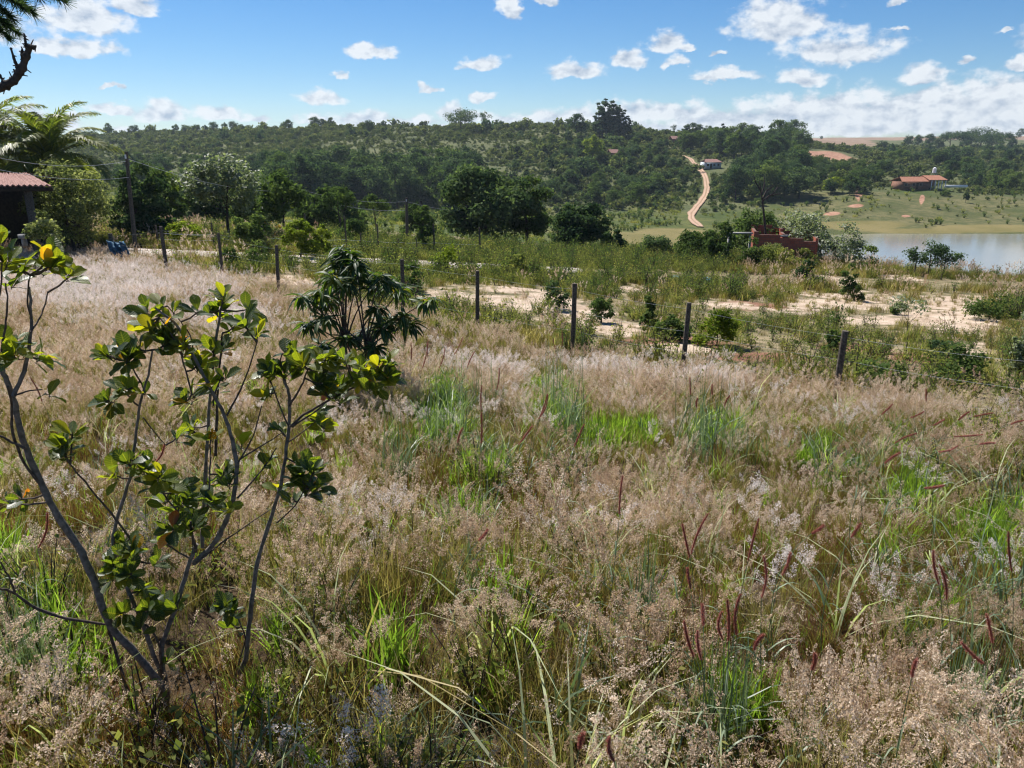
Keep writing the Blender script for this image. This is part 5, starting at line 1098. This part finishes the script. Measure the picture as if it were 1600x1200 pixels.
cashew('cashew_tree', 4.15, (hit(385,1010)[0]*1.0, 4.3), [
 ([(640,1150),(650,1060),(655,1000),(668,900),(700,800),(732,700),(748,600),(756,490),(752,455),(740,420)],.020,.009,.12,-.1),
 ([(755,490),(785,440),(803,395)],.008,.005,-.1,-.15),([(756,545),(790,512),(832,490),(880,462),(925,440),(1000,412)],.010,.005,-.08,.05),([(760,545),(830,500),(860,470)],.007,.004,-.1,-.2),
 ([(720,795),(770,752),(795,705)],.006,.004,0,-.15),([(742,425),(725,385),(735,355)],.006,.004,-.1,-.15),([(755,560),(725,480),(705,430)],.006,.004,-.1,-.1),([(752,585),(805,545),(832,520)],.005,.003,-.05,.1),([(640,1100),(625,1050),(600,1010)],.006,.004,.1,0)],
 [(700,400,9,'y'),(690,415,6,'y'),(695,455,5,'y'),(720,395,6,'m'),(740,360,7,'d'),(775,355,8,'y'),(770,385,7,'m'),(755,420,5,'m'),(740,405,7,'d'),(800,370,8,'y'),(830,365,8,'y'),(855,365,9,'y'),(850,400,8,'d'),(835,430,10,'d'),(860,435,9,'d'),(880,470,9,'d'),(840,460,7,'d'),(890,440,8,'m'),(895,375,7,'y'),(930,390,6,'m'),(960,400,8,'y'),(985,385,9,'y'),(1005,380,8,'y'),(1010,410,8,'m'),(980,420,7,'m'),(1020,415,5,'d'),(970,435,4,'y'),(940,420,5,'y'),
  (830,520,7,'y'),(815,540,6,'m'),(850,545,4,'y'),(725,560,6,'m'),(800,640,8,'d'),(785,665,8,'d'),(805,690,9,'d'),(820,655,7,'m'),(770,690,7,'d'),(800,715,7,'d'),(760,735,5,'d'),(830,700,5,'d'),(720,720,4,'y'),(595,1000,7,'d'),(610,1020,6,'d'),(580,1010,5,'d'),(615,1060,4,'d')],
 'right hand cashew sapling on one curved dark stem', 43)
def flower():
    for (u,v,Y,lab) in ((330,678,3.95,'orange flower head on the middle cashew sapling'),):
        c = at(u,v,Y); g = G(); rg = np.random.default_rng(3)
        leafcards(g, c+rg.normal(size=(60,3))*.014, .022, 0, rg.uniform(0,1,60), .5, rg=rg); mt = leafmat('orange_petals', [(0,(.45,.18,.01)),(1,(.75,.42,.03))], .4, tcol=(1.5,1.3,1)); par = [o for o in bpy.data.objects if o.get('label','').startswith('middle cashew')][0]
        bpy.context.view_layer.update(); o = g.build('flower', mt, par); o.location = -par.location
flower()

def mango():
    Y0 = 12.6; base = onground(at(556,590,Y0)[0], Y0); rg = np.random.default_rng(8); r = empty('mango_sapling', base); tag(r,'bushy mango sapling with drooping narrow leaves behind the cashew','sapling')
    tips = [(471,463,0),(492,470,.3),(533,415,.2),(542,441,-.3),(520,440,.5),(596,430,-.2),(585,445,.3),(505,497,-.4),(480,507,.1),(677,468,.2),(633,494,-.3),(645,505,.1),(599,513,-.4),(628,452,.5),(586,545,-.5),(524,405,.3),(555,410,-.1),(515,430,-.5),(565,425,.4),(612,440,.1),(498,455,-.2),(548,395,.1),(516,468,.2),(572,520,.3),(540,530,-.4),(500,540,.2),(533,388,.2),(610,500,.4),(590,480,-.1)]
    forks = [at(552,560,Y0)-base, at(540,545,Y0+.15)-base, at(572,550,Y0-.15)-base]
    g = G(); g.tube(np.array([vec(0,0,-.2), forks[0]*.6, forks[0]]), [.045,.035,.028], 8); g.build('trunk', M['bark'], r, True)
    for f in forks[1:]:
        g = G(); g.tube(np.array([vec(.03,0,-.1), f*.5, f]), [.03,.024,.02], 7); g.build('stem', M['twig'], r, True)
    gs = G(); g = G()
    for (u,v,dy) in tips:
        c = at(u,v,Y0+dy)-base; f = forks[int(np.argmin([np.linalg.norm(c-q)+rg.uniform(0,.3) for q in forks]))]; s = np.linspace(0,1,7)[:,None]; k = f+vec((c-f)[0]*.25,(c-f)[1]*.3,(c-f)[2]*.6); pts = (1-s)**2*f+2*s*(1-s)*k+s**2*c
        gs.tube(pts, np.linspace(.018,.006,7), 6, 0, .5); tone = rg.uniform(0,.7)
        for w in range(3):
            cc = c-(c-k)*(.09*w)
            for j in range(15):
                a = j*2.4+rg.uniform(-.3,.3); e = rg.uniform(-.6,.8); d = unit(vec(cos(a)*cos(e),sin(a)*cos(e),sin(e))); L = rg.uniform(.17,.28)
                leaf_shape(g, cc+d*.02, d, unit(vec(0,0,1)+d*.1+rg.normal(size=3)*.3), L, L*.25, np.clip(tone+rg.normal()*.2,0,.95), 'mango', rg.uniform(.4,1.1), .3)
    gs.build('branches', M['twig'], r, True); g.build('foliage', M['mango'], r, True)
mango()

def overhang():
    # a tree just outside the left edge: two limbs reach into the view
    Y = 7.0; p = onground(-7.6, 6.4); r = empty('stubby_branched_tree', p); tag(r,'tree outside the left edge whose bare knobbly branch curves into the sky','tree'); rg = np.random.default_rng(4)
    pts = [at(-160,180,Y),at(-60,165,Y),at(0,137,Y),at(22,127,Y),at(34,108,Y),at(43,82,Y),at(48,70,Y)]; g = G(); s0 = vec(0,0,-.2)
    top = at(-200,230,Y)-p; g.tube(np.array([s0, top*.5, top, at(-190,60,Y)-p]), [.16,.13,.1,.05], 10); g.build('trunk', M['bark_dark'], r, True)
    def knob(pts, r0, r1, nm='branch'):
        P_ = np.array(pts)-p; k = len(P_); q = np.linspace(0,k-1,(k-1)*7+1); S = np.c_[[np.interp(q,np.arange(k),P_[:,c]) for c in range(3)]].T
        for _ in range(4): S[1:-1] = (S[:-2]+S[2:]+2*S[1:-1])/4
        rr = np.linspace(r0,r1,len(S))*(1+.35*np.maximum(0,rg.normal(size=len(S)))); g = G(); g.tube(S, rr, 7)
        for c in S[::2]:
            d = unit(rg.normal(size=3)); g.tube(np.array([c,c+d*(r0*1.6+.008)]), [.007,.004], 5)
        g.build(nm, M['bark_dark'], r, True)
    knob([top+p]+pts, .045, .022); knob([at(30,112,Y),at(23,95,Y),at(17,75,Y)],.013,.008); knob([at(36,100,Y),at(34,88,Y),at(35,77,Y)],.012,.008); knob([at(43,84,Y),at(40,66,Y),at(38,53,Y)],.012,.007); knob([at(10,132,Y),at(2,122,Y),at(-4,112,Y)],.012,.008); knob([at(45,74,Y),at(52,72,Y),at(55,75,Y)],.016,.012); knob([at(27,118,Y),at(21,108,Y)],.010,.006)
    p = onground(-9.5, 9.0); Y = 8.5; r = empty('feathery_tree', p); tag(r,'dark feathery foliage of a tree hanging into the top left corner','tree'); g = G(); t = at(-260,-60,Y)-p
    g.tube(np.array([vec(0,0,-.2), t*.5+vec(.1,0,0), t]), [.2,.17,.12], 10); g.build('trunk', M['bark_dark'], r, True); gl = G()
    for (a, b) in (((-120,-60),(62,-4)),((-120,-40),(38,14)),((-120,-20),(28,52)),((-100,-60),(100,2)),((-100,0),(10,40)),((-90,-50),(52,20)),((-100,-30),(20,30)),((-100,-80),(85,-8)),((-110,-20),(14,60))):
        A = at(*a,Y)-p; B = at(*b,Y+rg.normal()*.3)-p; s = np.linspace(0,1,12)[:,None]; pts = A*(1-s)+B*s+vec(0,0,.12)*np.sin(s*pi); gt = G(); gt.tube(pts, np.linspace(.02,.004,12), 5); gt.build('branch', M['bark_dark'], r, True)
        n = 900; q = rg.uniform(.25,1,n); c = np.c_[[np.interp(q*11,np.arange(12),pts[:,k]) for k in range(3)]].T; dr = unit(rg.normal(size=(n,3))+unit(B-A)*1.3+vec(0,0,-.5)); ln = rg.uniform(.05,.14,n)[:,None]; w = unit(np.cross(dr,rg.normal(size=(n,3))))*.0045
        gl.quads(np.stack([c-w,c+w,c+dr*ln+w*.3,c+dr*ln-w*.3],1),0,rg.uniform(0,1,n))
    gl.build('foliage', M['tree_dark'], r)
overhang()

# ------------------------------------------------------------------ the air
def haze():
    g = G(); lo = EYE-32; hi = 75.; g.box((0,1040,(lo+hi)/2),(5500,2200,hi-lo)); m = MT('haze_air'); v = m.N.new('ShaderNodeVolumePrincipled')
    v.inputs['Color'].default_value = (.72,.85,1,1); v.inputs['Density'].default_value = HAZE; v.inputs['Anisotropy'].default_value = .3
    m.L.new(v.outputs[0], m.out.inputs[1]); o = g.build('haze', m.m); tag(o,'thin blue air between the viewer and the hills','haze',kind='stuff')
HAZE = .00011
if HAZE: haze()
